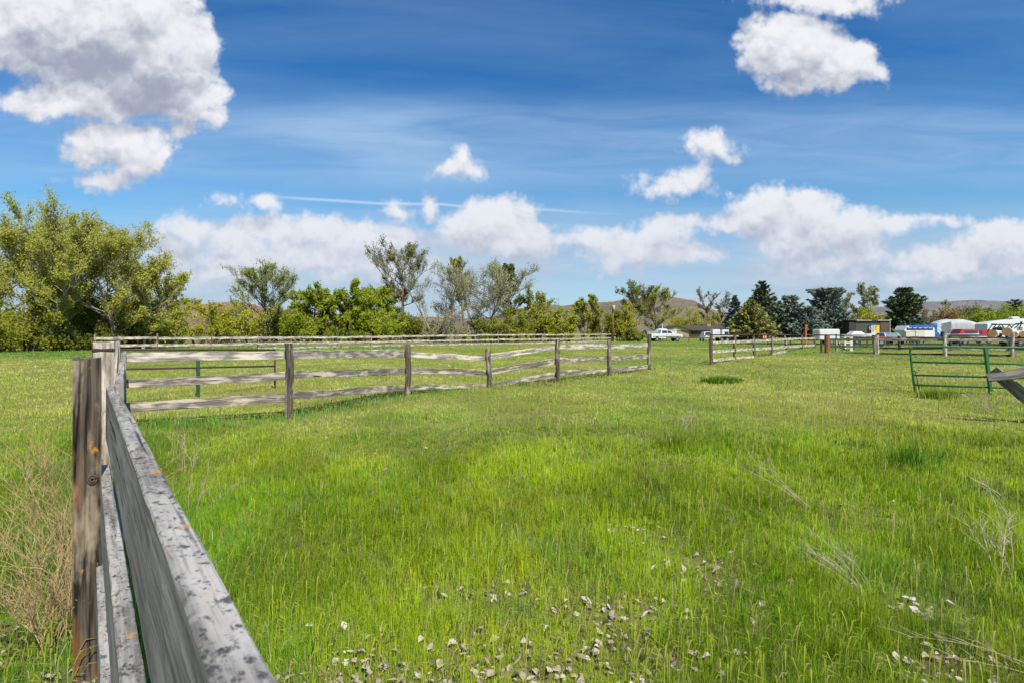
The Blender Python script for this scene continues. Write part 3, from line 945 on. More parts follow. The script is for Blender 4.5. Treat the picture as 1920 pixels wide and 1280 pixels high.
# plank fence beside the camera
def near_fence():
    root = thing("plank_fence", "grey lichen-spotted plank fence starting beside the camera at lower left", "fence", (-1.78, 2.46, 0))
    def nl(X0, Y): return X0 - 0.747 * Y
    def post(X, Y, top, r, mat, seed, sq=True, yaw=0.0, jit=0.05):
        mb = MB(); rough_post(mb, (X, Y, -0.05), (X, Y, top), r, seed, sq=sq, yaw=yaw, jit=jit)
        return mb.build("post", mat, root, world=True)
    pa = post(-1.838, 2.46, 1.392, 0.051, WD_NEARPOST, 3, True, R(37), 0.035)
    post(nl(0.0, -1.05), -1.05, 1.40, 0.045, WD_NEARPOST, 4, True, R(37))
    pb = post(-3.735, 5.2, 1.417, 0.080, WD_TIE, 5, True, R(36), 0.03)
    pb['label'] = "pale grooved square post with dark band"
    post(-6.08, 8.72, 1.37, 0.058, WD_RAIL2, 6, True, R(36))
    mb = MB(); mb.box((-3.735, 5.2, 1.345), (0.172, 0.172, 0.035), Matrix.Rotation(R(36), 3, 'Z'), bev=0.008)
    b_ = mb.build('band', BAND, pb, world=False)
    for v in b_.data.vertices: v.co -= Vector((-1.78, 2.46, 0))
    mb = MB()
    for r_, y_ in ((0.019, 0.0), (0.009, -0.004)):
        mb.tube([(r_ * math.cos(a * 0.5236) * 0.8, y_, r_ * math.sin(a * 0.5236)) for a in range(13)], 0.0045, 6)
    k_ = mb.build('knot', WD_NEARPOST, pa, smooth=True)
    k_.location = (-1.838 + 1.78 + 0.052 * 0.6 + 0.014, 2.46 - 2.46 - 0.052 * 0.8 + 0.011, 0.875); k_.rotation_euler = (0, 0, R(37))
    def rail(p0, p1, wid, th, seed, wav=0.0014, bow=0.0, tilt=0.0, two=True):
        mb = MB()
        mb.plank(p0, p1, wid, th, seed=seed, wav=wav, bow=bow, step=0.06, rough=0.0016, tilt=tilt)
        if two:
            V = [Vector(v) for v in mb.v]
            for i, f in enumerate(mb.f):
                nrm = (V[f[1]] - V[f[0]]).cross(V[f[2]] - V[f[0]])
                mb.mi[i] = 0 if abs(nrm.normalized().z) > 0.5 else 1
        return mb.build("rail", [WD_NEAR, WD_FACE], root, world=True, smooth=False)
    for (X0, zc, w, s) in ((0.113, 1.13, 0.24, 1), (0.083, 0.76, 0.24, 2), (0.062, 0.38, 0.24, 3)):
        rail((nl(X0, -1.3), -1.3, zc), (nl(X0, 2.67), 2.67, zc), w, 0.039, s)
    for (z0, z1, s) in ((1.14, 1.12, 4), (0.76, 0.74, 5), (0.38, 0.37, 6)):
        rail((nl(0.150, 2.70), 2.70, z0), (-3.60, 5.25, z1), 0.22, 0.04, s, 0.006, -0.02)
        rail((-3.62, 5.30, z1), (-5.96, 8.75, z1), 0.2, 0.04, s + 10, 0.006)
near_fence()

def px_fence(name, label, cat, posts, rails, matp, matr, rad, back=0.07, group=None, seed=0, wav=0.006, leans=None):
    """posts: (px, bottom row, top row[, depth]); rails: list per bay of (px0,top0,bot0, px1,top1,bot1)"""
    rnd = random.Random(seed)
    Ys = [p[3] if len(p) > 3 else 1600.0 / (p[1] - HZ) for p in posts]
    b0 = px2w(posts[0][0], Ys[0])
    root = thing(name, label, cat, b0, 0, group)
    for i, p in enumerate(posts):
        top = px2w(p[0] + (leans[i] if leans else 0), Ys[i], p[2])
        base = px2w(p[0], Ys[i]) + Vector((0, 0, -0.05))
        mb = MB()
        r = rad[i] if hasattr(rad, '__len__') else rad
        rough_post(mb, base, top, r, seed * 31 + i, jit=0.09, bend=0.02)
        mb.build("post", matp[i] if isinstance(matp, list) else matp, root, world=True)
    for k, (bay, q) in enumerate(rails):
        Y0, Y1 = Ys[bay], Ys[bay + 1]
        a = px2w(q[0], Y0, (q[1] + q[2]) / 2); b = px2w(q[3], Y1, (q[4] + q[5]) / 2)
        off = Vector((a.x, a.y, 0)).normalized() * back
        w0, w1 = abs(q[2] - q[1]) / F * Y0, abs(q[5] - q[4]) / F * Y1
        mb = MB()
        mb.plank(a + off, b + off, w0, 0.042, seed=seed * 77 + k, wav=wav, bow=rnd.uniform(-0.012, 0.012), step=0.14, rough=0.004, taper=w1 / w0, tilt=rnd.uniform(-0.1, 0.1))
        mb.build("rail", matr[k] if isinstance(matr, list) else matr, root, world=True)
    return root

px_fence("rail_fence", "weathered three-rail fence across the paddock with a dip in the middle", "fence",
    [(541, 785, 643), (764, 740, 644.5), (918, 725, 653), (1046, 717, 635.5), (1143, 704, 637), (1218, 693, 633)],
    [(0, (549, 658, 672.5, 760, 656, 670)), (0, (549, 695, 709, 760, 689, 701)), (0, (549, 735, 749, 760, 721.5, 733)),
     (1, (760, 658, 670, 914, 668, 676)), (1, (760, 689, 701, 914, 693, 703)), (1, (760, 721, 732, 914, 720, 727)),
     (2, (918, 664, 673, 1043, 646, 655)), (2, (918, 691, 702, 1043, 672, 683)), (2, (918, 720, 729, 1043, 697, 706)),
     (3, (1046, 645.5, 654.5, 1140, 645, 653.5)), (3, (1046, 670.5, 679.5, 1140, 668, 675)), (3, (1046, 694, 703.5, 1140, 690, 698)),
     (4, (1143, 647, 655, 1216, 642.5, 650)), (4, (1143, 668, 676, 1216, 664, 671)), (4, (1143, 690, 697, 1216, 683.5, 690))],
    WD_POST, [WD_RAIL if i % 3 else WD_RAIL2 for i in range(15)], [0.066, 0.072, 0.07, 0.068, 0.072, 0.072], seed=2, leans=[0, 0, -3, 0, 0, -1])

# first bay, from the corner post to the first post of the cross fence
def first_bay():
    root = thing("rail_fence", "three grey rails between the corner post and the first cross-fence post", "fence", (-5.96, 8.75, 0))
    for s, (t0, b0, t1, b1) in enumerate(((661, 678.5, 658, 673), (712, 728.5, 697, 711), (756.5, 775, 737, 752))):
        a, b = px2w(214, 8.78, (t0 + b0) / 2), px2w(540, 10.02, (t1 + b1) / 2)
        mb = MB()
        mb.plank(a, b, (b0 - t0) / F * 8.8, 0.042, seed=60 + s, wav=0.004, step=0.12, rough=0.004, taper=0.98)
        mb.build("rail", [WD_RAIL2, WD_RAIL, WD_RAIL][s], root, world=True)
first_bay()

def back_fence():
    pts = []
    for n in range(-1, 11):
        k = 1 + 0.0689 * n
        pts.append(((294 + 128.4 * n) / k, 45.0 * k))
    pts += [(973, 78), (1016, 81), (1059, 84), (1092, 91), (1126, 98), (1157, 105), (1184, 111)]
    root = thing("rail_fence", "long pale rail fence along the far side of the paddock before the trees", "fence", px2w(pts[0][0], pts[0][1]))
    rnd = random.Random(5)
    P = []
    for i, (px, Y) in enumerate(pts):
        h = 1.38 + rnd.uniform(-0.06, 0.08) + (0.12 if i > 10 else 0)
        mb = MB()
        b = px2w(px, Y)
        rough_post(mb, b, b + Vector((rnd.uniform(-.05, .05), 0, h)), 0.085, 200 + i)
        mb.build("post", WD_POST, root, world=True)
        P.append(b)
    for i in range(len(P) - 1):
        up = 0.16 if i > 9 else (0.02 if i < 7 else 0.08)
        for k, z in enumerate((1.04, 0.52, 0.08)):
            if k == 2 and i < 3: continue
            z0, z1 = z + up * (2 - k) * .6 + rnd.uniform(-.03, .03), z + up * (2 - k) * .6 + rnd.uniform(-.03, .03)
            mb = MB()
            mb.plank(P[i] + Vector((0, -0.1, z0)), P[i + 1] + Vector((0, -0.1, z1)), 0.19, 0.05, seed=300 + i * 3 + k, wav=0.012, step=0.4, rough=0.012)
            mb.build("rail", WD_RAIL2, root, world=True)
back_fence()

def low_rail():
    root = thing("rail_fence", "single low pale rail in front of the parked pickup and brown house", "fence", px2w(1190, 100))
    pts = [(1187, 108), (1218, 104), (1250, 100), (1292, 96), (1334, 92)]
    P = [px2w(a, b) for a, b in pts]
    for i, b in enumerate(P):
        mb = MB(); rough_post(mb, b, b + Vector((0, 0, 0.78)), 0.07, 500 + i)
        mb.build("post", WD_POST, root, world=True)
    for i in range(4):
        mb = MB(); mb.plank(P[i] + Vector((0, -.09, .68)), P[i + 1] + Vector((0, -.09, .68)), 0.17, 0.05, seed=510 + i, wav=0.01, step=0.5, rough=0.01)
        mb.build("rail", WD_RAIL2, root, world=True)
low_rail()

px_fence("rail_fence", "bleached rail fence with close-set dark posts right of the gap", "fence",
    [(1334, 683, 626), (1378, 674, 629), (1415, 670, 630), (1447, 666, 631), (1476, 660, 629), (1504, 654, 628), (1528, 652, 629)],
    [(0, (1334, 640, 644.5, 1378, 638, 643)), (0, (1334, 657, 662, 1378, 654, 659)), (0, (1334, 673, 678, 1378, 669, 674)),
     (1, (1378, 638, 643, 1415, 636.5, 641)), (1, (1378, 654, 659, 1415, 652, 656.5)), (1, (1378, 669, 674, 1415, 666, 670)),
     (2, (1415, 636.5, 641, 1447, 635.5, 640)), (2, (1415, 652, 656.5, 1447, 650, 655)),
     (3, (1447, 635.5, 640, 1476, 634, 638)), (3, (1447, 650, 655, 1476, 648, 652)), (3, (1447, 662, 666, 1476, 656, 660)),
     (4, (1476, 634, 638, 1504, 633, 636.5)), (4, (1476, 648, 652, 1504, 646, 650)),
     (5, (1504, 633, 636.5, 1528, 632.5, 636)), (5, (1504, 646, 650, 1528, 645, 648.5))],
    WD_POST, WD_RAIL2, [0.085, 0.085, 0.08, 0.085, 0.085, 0.09, 0.09], seed=7, leans=[0, 0, -2, 0, -5, 0, 0])

px_fence("rail_fence", "grey rail fence behind the green gate running to the right edge", "fence",
    [(1645, 664, 628), (1772, 667, 625), (1899, 669, 624), (2040, 672, 624)],
    [(0, (1645, 634.5, 639.5, 1772, 634.5, 639.5)), (0, (1645, 650.5, 654, 1772, 651, 654.5)), (0, (1645, 661, 663.5, 1772, 662, 665.5)),
     (1, (1772, 634.5, 640, 1899, 634.5, 641)), (1, (1772, 651, 655, 1899, 651, 656)), (1, (1772, 662, 666, 1899, 664, 669)),
     (2, (1899, 635, 641, 2040, 635, 642)), (2, (1899, 652, 656, 2040, 653, 658)), (2, (1899, 662, 665, 2040, 664, 668))],
    WD_RAIL2, [WD_RAIL, WD_DARK, WD_DARK, WD_RAIL, WD_RAIL, WD_DARK, WD_RAIL, WD_DARK, WD_RAIL], 0.105, seed=9)

px_fence("rail_fence", "pale rails between the rust-brown post and the forked grey post", "fence",
    [(1568, 660, 634), (1640, 664.5, 632)],
    [(0, (1556, 634.5, 638.5, 1643, 634.5, 638.5)), (0, (1556, 648, 651.5, 1643, 648, 651.5)), (0, (1556, 659.5, 662.5, 1643, 659.5, 662.5))],
    WD_RAIL, WD_RAIL2, 0.09, seed=12)

px_fence("rail_fence", "dark timber pen fence behind the grey rail fence at right", "fence",
    [(1600, 655, 631, 51), (1686, 655.5, 630, 50), (1782, 656, 630, 49), (1889, 658, 630, 47), (1990, 658, 630, 46)],
    [(i, (a, 644, 646.5, b, 644, 646.5)) for i, (a, b) in enumerate(((1600, 1686), (1686, 1782), (1782, 1889), (1889, 1990)))] +
    [(i, (a, 635, 639, b, 635, 639)) for i, (a, b) in enumerate(((1600, 1686), (1686, 1782), (1782, 1889), (1889, 1990)))],
    WD_DARK, WD_DARK, 0.12, seed=14)

def pipe_fence():
    root = thing("pipe_fence", "dark pipe rail fence on short posts in front of the parked trailers", "fence", px2w(1334, 74))
    pts = [(1334, 74), (1402, 73), (1440, 72), (1482, 71), (1527, 70), (1568, 69), (1613, 68), (1626, 68), (1637, 68), (1650, 68), (1664, 68), (1720, 67), (1800, 66), (1880, 65), (1960, 64)]
    P = [px2w(a, b) for a, b in pts]
    Zt = [1.22 if a <= 1568 else 0.95 for a, b in pts]
    for b, zt in zip(P, Zt):
        mb = MB(); mb.tube([b, b + Vector((0, 0, zt + 0.14))], 0.08, 8)
        mb.build("post", RUSTPIPE, root, world=True, smooth=True)
    for lo in (0, 1):
        for i in range(len(P) - 1):
            za, zb = (0.16, 0.16) if lo else (Zt[i], Zt[i + 1])
            mb = MB(); mb.tube([P[i] + Vector((0, -.09, za)), P[i + 1] + Vector((0, -.09, zb))], 0.075, 6)
            mb.build("rail", RUSTPIPE, root, world=True, smooth=True)
pipe_fence()

# pipe panel behind the cross fence
def pipe_panel():
    root = thing("livestock_panel", "rusty two-bar pipe panel behind the left bay of the cross fence", "fence panel", (-7.27, 13.2, 0))
    A, B = Vector((-7.92, 11.35, 0)), Vector((-6.46, 15.5, 0))
    Cp = Vector((-7.27, 13.2, 0))
    for (za, zb) in ((1.165, 1.045), (0.777, 0.60)):
        mb = MB(); mb.tube([A + Vector((0, 0, za)), Cp.lerp(A, 0) + Vector((0, 0, (za * .56 + zb * .44))), B + Vector((0, 0, zb))], 0.022, 8)
        mb.build("bar", RUSTPIPE, root, world=True, smooth=True)
    mb = MB(); mb.box((Cp.x, Cp.y - .03, 0.52), (0.075, 0.05, 1.08), bev=0.008); mb.build("upright", GREENPOST, root, world=True)
    mb = MB(); mb.tube([B, B + Vector((0, 0, 1.03))], 0.026, 8); mb.build("upright", RUSTPIPE, root, world=True, smooth=True)
pipe_panel()

# green gate
def gate():
    root = thing("tube_gate", "green painted tubular steel gate standing open in the meadow at right", "gate", (10.2, 14.4, 0))
    L = Vector((10.2, 14.4, 0)); Rr = Vector((14.4, 12.62, 0))
    d = (Rr - L).normalized(); W = (Rr - L).length
    leanv = Vector((-0.12, 0, 0))
    def pt(s, z): return L + d * s + Vector((0, 0, z)) + leanv * z
    arc = [pt(0, 0.03), pt(0, 0.5), pt(0, 1.03)] + [pt(0.13 - 0.13 * math.cos(a), 1.03 + 0.125 * math.sin(a)) for a in (0.35, 0.75, 1.15, 1.57)] + [pt(1.5, 1.155), pt(W - .13, 1.155)] + [pt(W - .13 + 0.13 * math.sin(a), 1.03 + 0.125 * math.cos(a)) for a in (0.4, 0.8, 1.2, 1.57)] + [pt(W, 0.5), pt(W, 0.03)]
    mb = MB(); mb.tube(arc, 0.026, 10); mb.build("frame", GREEN, root, world=True, smooth=True)
    for z in (0.77, 0.44, 0.19):
        mb = MB(); mb.tube([pt(0.02, z), pt(W / 2, z - 0.01), pt(W - 0.02, z)], 0.024, 10); mb.build("bar", GREEN, root, world=True, smooth=True)
    for s in (1.52, 3.2):
        mb = MB(); a, b = pt(s, 0.02), pt(s, 1.14)
        mb.tube([a + Vector((0, -.03, 0)), b + Vector((0, -.03, 0))], 0.045, 4, twist=R(45)); mb.build("brace", GREEN, root, world=True)
    mb = MB(); mb.tube([pt(0.05, 0.55), pt(0.08, 0.35), pt(0.10, 0.02)], 0.012, 6); mb.tube([pt(0.0, 0.55), pt(0.1, 0.52)], 0.012, 6)
    mb.build("chain", RUSTPIPE, root, world=True, smooth=True)
gate()

def fallen():
    root = thing("broken_fence", "collapsed grey fence planks crossing at the right edge beside the green gate", "broken fence", (8.6, 10.0, 0))
    Y = 9.9
    a, b = px2w(1861, Y, 694), px2w(1952, Y - 0.5, 768)
    mb = MB(); mb.plank(a, b, 0.20, 0.045, seed=91, wav=0.004, step=0.08, rough=0.003, tilt=0.25); mb.build("plank", WD_PLANK, root, world=True)
    a, b = px2w(1852, Y - 0.35, 707), px2w(1985, Y - 0.9, 678)
    mb = MB(); mb.plank(a, b, 0.135, 0.04, seed=92, wav=0.006, bow=-0.05, step=0.08, rough=0.004, tilt=-0.5, taper=1.4)
    o = mb.build("plank", WD_PLANK, root, world=True); o['label'] = "dark twisted plank with flaking pale patches"
    p = px2w(1970, Y - 0.7)
    mb = MB(); rough_post(mb, p, p + Vector((0.1, 0, 1.25)), 0.075, 95); mb.build("post", WD_POST, root, world=True)
fallen()

def rust_post():
    b = px2w(1551, 43)
    mb = MB(); rough_post(mb, (0, 0, -.05), (0, 0, 1.28), 0.19, 41, jit=0.05)
    m = mat_simple("red_brown_post", (0.27, 0.10, 0.045), 0.85, var=0.35, scale=8)
    o = mb.build("gate_post", m); o.location = b
    tag(o, "thick rust-brown post at the left end of the grey rail fence", "post")
    c = px2w(1540, 44)
    mb = MB(); rough_post(mb, (0, 0, -.05), (0, 0, 1.0), 0.07, 42)
    o = mb.build("gate_post", WD_DARK); o.location = c
    tag(o, "thin dark post just left of the thick rust-brown post", "post")
rust_post()

# ------------------------------------------------------------------ trees
BK_PALE = mat_bark("pale_bark", (0.20, 0.17, 0.14), (0.46, 0.41, 0.35))
BK_GREY = mat_bark("silver_bark", (0.20, 0.175, 0.145), (0.43, 0.385, 0.32))
BK_DARK = mat_bark("dark_bark", (0.05, 0.042, 0.035), (0.15, 0.125, 0.10))
BK_BROWN = mat_bark("brown_bark", (0.11, 0.08, 0.06), (0.25, 0.19, 0.15))
TLEAF = mat_leaf("tree_leaf", 0.40, 0.6, 0.32)
NEEDLE = mat_leaf("conifer_needle", 0.10, 0.7, 0.25)

def fast_tubes(segs):
    """segs: list of (points, radii, sides) -> verts, quads"""
    V, Q, o = [], [], 0
    for pts, rad, sd in segs:
        P = np.asarray(pts, float); r = np.asarray(rad, float)
        n = len(P)
        T = np.gradient(P, axis=0)
        T /= np.linalg.norm(T, axis=1)[:, None] + 1e-9
        ref = np.array([1.0, 0.1, 0.0]) if abs(T[0, 2]) > 0.7 else np.array([0, 0.1, 1.0])
        A = ref - T * (T @ ref)[:, None]
        A /= np.linalg.norm(A, axis=1)[:, None] + 1e-9
        B = np.cross(T, A)
        th = np.arange(sd) * 2 * np.pi / sd
        ring = P[:, None] + (A[:, None] * np.cos(th)[None, :, None] + B[:, None] * np.sin(th)[None, :, None]) * r[:, None, None]
        V.append(ring.reshape(-1, 3))
        i, k = np.meshgrid(np.arange(n - 1), np.arange(sd), indexing='ij')
        k2 = (k + 1) % sd
        Q.append(np.stack([i * sd + k, i * sd + k2, (i + 1) * sd + k2, (i + 1) * sd + k], -1).reshape(-1, 4) + o)
        o += n * sd
    return np.concatenate(V), np.concatenate(Q)

def grow(rng, p, d, L, n, wig, up=0.0):
    """wandering polyline"""
    pts = [np.array(p, float)]
    d = np.array(d, float); d /= np.linalg.norm(d)
    for i in range(n):
        d = d + rng.normal(0, wig, 3) + np.array([0, 0, up])
        d /= np.linalg.norm(d)
        pts.append(pts[-1] + d * L / n)
    return np.array(pts)

def leaf_quads(rng, C, size, col, droop=0.0, asp=1.6, nrm=None):
    n = len(C)
    a = rng.normal(0, 1, (n, 3)); 
    if droop: a[:, 2] -= droop
    a /= np.linalg.norm(a, axis=1)[:, None]
    b = rng.normal(0, 1, (n, 3)); b -= a * (a * b).sum(1)[:, None]
    b /= np.linalg.norm(b, axis=1)[:, None] + 1e-9
    s = (size * (0.6 + 0.8 * rng.random(n)))[:, None]
    V = np.empty((n, 4, 3))
    V[:, 0] = C - a * s * asp * 0.5; V[:, 1] = C + b * s * 0.5 + a * s * 0.1
    V[:, 2] = C + a * s * asp * 0.5; V[:, 3] = C - b * s * 0.5 + a * s * 0.1
    F_ = np.arange(n * 4).reshape(n, 4)
    return V.reshape(-1, 3), F_, np.repeat(col[:, None], 4, 1).reshape(-1, 3)

def tree(name, label, cat, px, Y, top, wpx, base_h=0.25, bark=None, leaf=(0.12, 0.18, 0.03), leaf2=None, nleaf=7000, lsize=None,
         n1=14, n2=7, n3=5, stems=1, lean=0.0, shape='round', sparse=1.0, twig=0.018, seed=0, group=None, clump=0.5, r0=None, upb=0.05, spread=1.0, vert=0.55, shoot=0.0):
    """deciduous tree: trunk(s) > limbs > branches > twigs, leaves hung round the twig ends"""
    rng = np.random.default_rng(seed + 100)
    H = CZ + (HZ - top) / F * Y
    Wd = wpx / F * Y
    nleaf = int(nleaf * 1.75); lsize = (lsize or 0.0023 * Y) * 0.92
    r0 = r0 or 0.018 * H
    twig = max(twig, Y * 0.00022)
    root = thing(name, label, cat, px2w(px, Y), 0, group)
    segs, tips, tipw = [], [], []
    lf2 = leaf2 if leaf2 is not None else tuple(min(1, c * 1.5) for c in leaf)
    def prof(t):
        if shape == 'round': return math.sqrt(max(0.02, 1 - (2 * t - 0.95) ** 2 * 0.93))
        if shape == 'cone': return max(0.10, 1.0 - t) ** 0.8
        if shape == 'column': return max(0.25, 1 - abs(2 * t - 0.8) ** 2.5)
        if shape == 'vase': return 0.35 + 0.75 * t if t < 0.8 else 0.95
        if shape == 'spread': return 0.75 + 0.5 * math.sin(t * 3.0)
        return 1.0
    for s in range(stems):
        a0 = rng.random() * 6.283
        sx = (0 if stems == 1 else Wd * 0.06 * math.cos(a0)); sy = (0 if stems == 1 else Wd * 0.06 * math.sin(a0))
        hs = H * (0.90 if stems == 1 else rng.uniform(0.70, 0.92))
        ld = np.array([lean + (0 if stems == 1 else 0.32 * spread * math.cos(a0 + rng.normal(0, .3))), (0 if stems == 1 else 0.30 * spread * math.sin(a0)), 1.0])
        tr = grow(rng, (sx, sy, -0.1), ld, hs * np.linalg.norm(ld) ** 0.3, 10, 0.045, 0.02)
        rs = r0 * (1 if stems == 1 else 0.62)
        rr = np.linspace(1, 0, 11) ** 0.9 * rs * 0.93 + twig
        rr[0] *= 1.25
        segs.append((tr, rr, 7))
        m1 = max(3, int(n1 / stems))
        for i in range(m1):
            t = base_h + (0.98 - base_h) * (i + rng.random()) / m1
            f = t * 10; k = min(9, int(f))
            p = tr[k] + (tr[k + 1] - tr[k]) * (f - k)
            tt = (t - base_h) / (1 - base_h)
            a = i * 2.4 + rng.normal(0, 0.4)
            L = Wd * 0.5 * prof(tt) * rng.uniform(0.75, 1.12) / (1 if stems == 1 else 1.35)
            el = vert * (0.6 + 0.9 * tt) + rng.normal(0, 0.12)
            L *= math.sqrt(1 + el * el) * 1.02
            d = np.array([math.cos(a), math.sin(a), el])
            b1 = grow(rng, p, d, L * 1.05, 6, 0.10, upb)
            q0 = rr[k] * 0.55
            q0 = min(q0, 0.028 * L + twig)
            segs.append((b1, np.linspace(q0, twig * 1.2, 7), 5))
            m2 = max(2, int(1.3 * n2 * (0.5 + 0.5 * prof(tt))))
            for j in range(m2):
                u = 0.22 + 0.78 * (j + rng.random()) / m2
                f2 = u * 6; k2 = min(5, int(f2))
                p2 = b1[k2] + (b1[k2 + 1] - b1[k2]) * (f2 - k2)
                dd = (b1[k2 + 1] - b1[k2]); dd /= np.linalg.norm(dd)
                d2 = dd + rng.normal(0, 0.50, 3) + np.array([0, 0, 0.42 + 0.5 * shoot])
                L2 = L * rng.uniform(0.22, 0.46) * (1.15 - 0.55 * u) + 0.3
                b2 = grow(rng, p2, d2, L2, 4, 0.14, upb)
                segs.append((b2, np.linspace(max(twig * 1.3, q0 * 0.3), twig, 5), 4))
                for l in range(n3):
                    w = rng.uniform(0.25, 1.0)
                    f3 = w * 4; k3 = min(3, int(f3))
                    p3 = b2[k3] + (b2[k3 + 1] - b2[k3]) * (f3 - k3)
                    d3 = (b2[k3 + 1] - b2[k3]) / (np.linalg.norm(b2[k3 + 1] - b2[k3]) + 1e-6) + rng.normal(0, 0.6 - 0.3 * shoot, 3) + np.array([0, 0, 1.3 * shoot])
                    b3 = grow(rng, p3, d3, L2 * rng.uniform(0.25, 0.5) * (1 + 0.5 * shoot), 2, 0.15, upb)
                    segs.append((b3, np.array([twig, twig * 0.8, twig * 0.5]), 3))
                    tips.append(b3[1]); tips.append(b3[2])
                tips.append(b2[-1])
    allp = np.concatenate([a for a, _, _ in segs])
    kz = H / np.percentile(allp[:, 2], 99.9)
    kx = 1.0 if abs(lean) > 0.14 else (Wd * 0.5) / np.percentile(np.abs(allp[:, 0]), 98.5)
    K3 = np.array([kx, kx, kz])
    segs = [(a * K3, b, c) for a, b, c in segs]
    tips = [p * K3 for p in tips]
    V, Q = fast_tubes(segs)
    np_mesh("trunk", V, Q, None, bark or BK_DARK, root, None, smooth=True)
    if nleaf:
        T = np.array(tips)
        # whole twig clusters are in fuller or thinner leaf
        dens = fbm(T[:, 0] * 0.9 / clump / (Wd * 0.12 + 0.5) + 5, T[:, 2] * 0.9 / clump / (Wd * 0.12 + 0.5) + T[:, 1] * 0.3, seed, 3)
        wgt = np.clip(dens - 0.10, 0.10, 1) ** 0.95
        wgt /= wgt.sum()
        idx = rng.choice(len(T), nleaf, p=wgt)
        sg = 0.08 + 0.022 * Wd * clump
        C = T[idx] + rng.normal(0, 1, (nleaf, 3)) * np.array([sg, sg, sg * 0.8])
        C[:, 2] = np.maximum(C[:, 2], 0.15)
        ch = rng.random(len(T))[idx]
        mixw = np.clip(0.5 * ch + 0.5 * rng.random(nleaf), 0, 1)[:, None]
        col = np.array(leaf) * (1 - mixw) + np.array(lf2) * mixw
        col = col * (0.75 + 0.5 * rng.random((nleaf, 1)))
        v, f, c = leaf_quads(rng, C, lsize, col)
        np_mesh("crown", v, f, None, TLEAF, root, c)
    return root

def shrub(name, label, cat, px, Y, top, wpx, leaf, leaf2=None, n=4000, lsize=None, seed=0, group=None, stems=16, bark=None, twig=0.014, upright=1.0, dep=1.0):
    """many-stemmed bush"""
    rng = np.random.default_rng(seed + 900)
    H = CZ + (HZ - top) / F * Y
    Wd = wpx / F * Y
    n = int(n * 1.9); lsize = (lsize or 0.0022 * Y) * 0.95
    twig = max(twig, Y * 0.0002)
    root = thing(name, label, cat, px2w(px, Y), 0, group)
    segs, tips = [], []
    for s in range(stems):
        a = rng.random() * 6.283
        rad = Wd * 0.5 * math.sqrt(rng.random())
        bx, by = rad * 0.55 * math.cos(a), rad * 0.55 * dep * math.sin(a)
        hh = H * rng.uniform(0.72, 1.03) * math.sqrt(max(0.15, 1 - (rad / (Wd * 0.5)) ** 2 * 0.8))
        d = np.array([math.cos(a) * rad / H * 0.8, math.sin(a) * rad / H * 0.8 * dep, upright])
        b = grow(rng, (bx, by, 0), d, hh, 7, 0.09, 0.03)
        segs.append((b, np.linspace(0.006 * H + twig, twig, 8), 5))
        for j in range(9):
            u = 0.12 + 0.88 * rng.random()
            f = u * 7; k = min(6, int(f))
            p = b[k] + (b[k + 1] - b[k]) * (f - k)
            a2 = rng.random() * 6.283
            d2 = np.array([math.cos(a2), math.sin(a2), 0.8])
            b2 = grow(rng, p, d2, hh * rng.uniform(0.12, 0.30), 3, 0.18, 0.04)
            segs.append((b2, np.linspace(twig * 1.1, twig * 0.6, 4), 3))
            for l in range(3):
                b3 = grow(rng, b2[rng.integers(1, 4)], rng.normal(0, 1, 3) + np.array([0, 0, .6]), hh * 0.09, 2, 0.2)
                segs.append((b3, np.array([twig * .8, twig * .6, twig * .4]), 3))
                tips.append(b3[1]); tips.append(b3[2])
            tips += [b2[2], b2[3]]
    allp = np.concatenate([a for a, _, _ in segs])
    kz = H / np.percentile(allp[:, 2], 99.3)
    kx = (Wd * 0.5) / np.percentile(np.abs(allp[:, 0]), 98.5)
    K3 = np.array([kx, kx, kz])
    segs = [(a * K3, b, c) for a, b, c in segs]
    tips = [p * K3 for p in tips]
    V, Q = fast_tubes(segs)
    np_mesh("stems", V, Q, None, bark or BK_BROWN, root, None, smooth=True)
    if n:
        T = np.array(tips)
        dens = np.clip(fbm(T[:, 0] * 1.1 + 3, T[:, 2] * 1.1 + T[:, 1] * .5, seed, 3) - 0.2, 0.03, 1) ** 1.4
        idx = rng.choice(len(T), n, p=dens / dens.sum())
        sg = 0.07 + 0.028 * min(Wd, 2 * H)
        C = T[idx] + rng.normal(0, sg, (n, 3))
        C[:, 2] = np.maximum(np.abs(C[:, 2]), 0.08)
        lf2 = leaf2 if leaf2 is not None else tuple(min(1, c * 1.5) for c in leaf)
        mw = np.clip(0.55 * rng.random(len(T))[idx] + 0.45 * rng.random(n), 0, 1)[:, None]
        col = (np.array(leaf) * (1 - mw) + np.array(lf2) * mw) * (0.75 + 0.5 * rng.random((n, 1)))
        v, f, c = leaf_quads(rng, C, lsize, col)
        np_mesh("foliage", v, f, None, TLEAF, root, c)
    return root

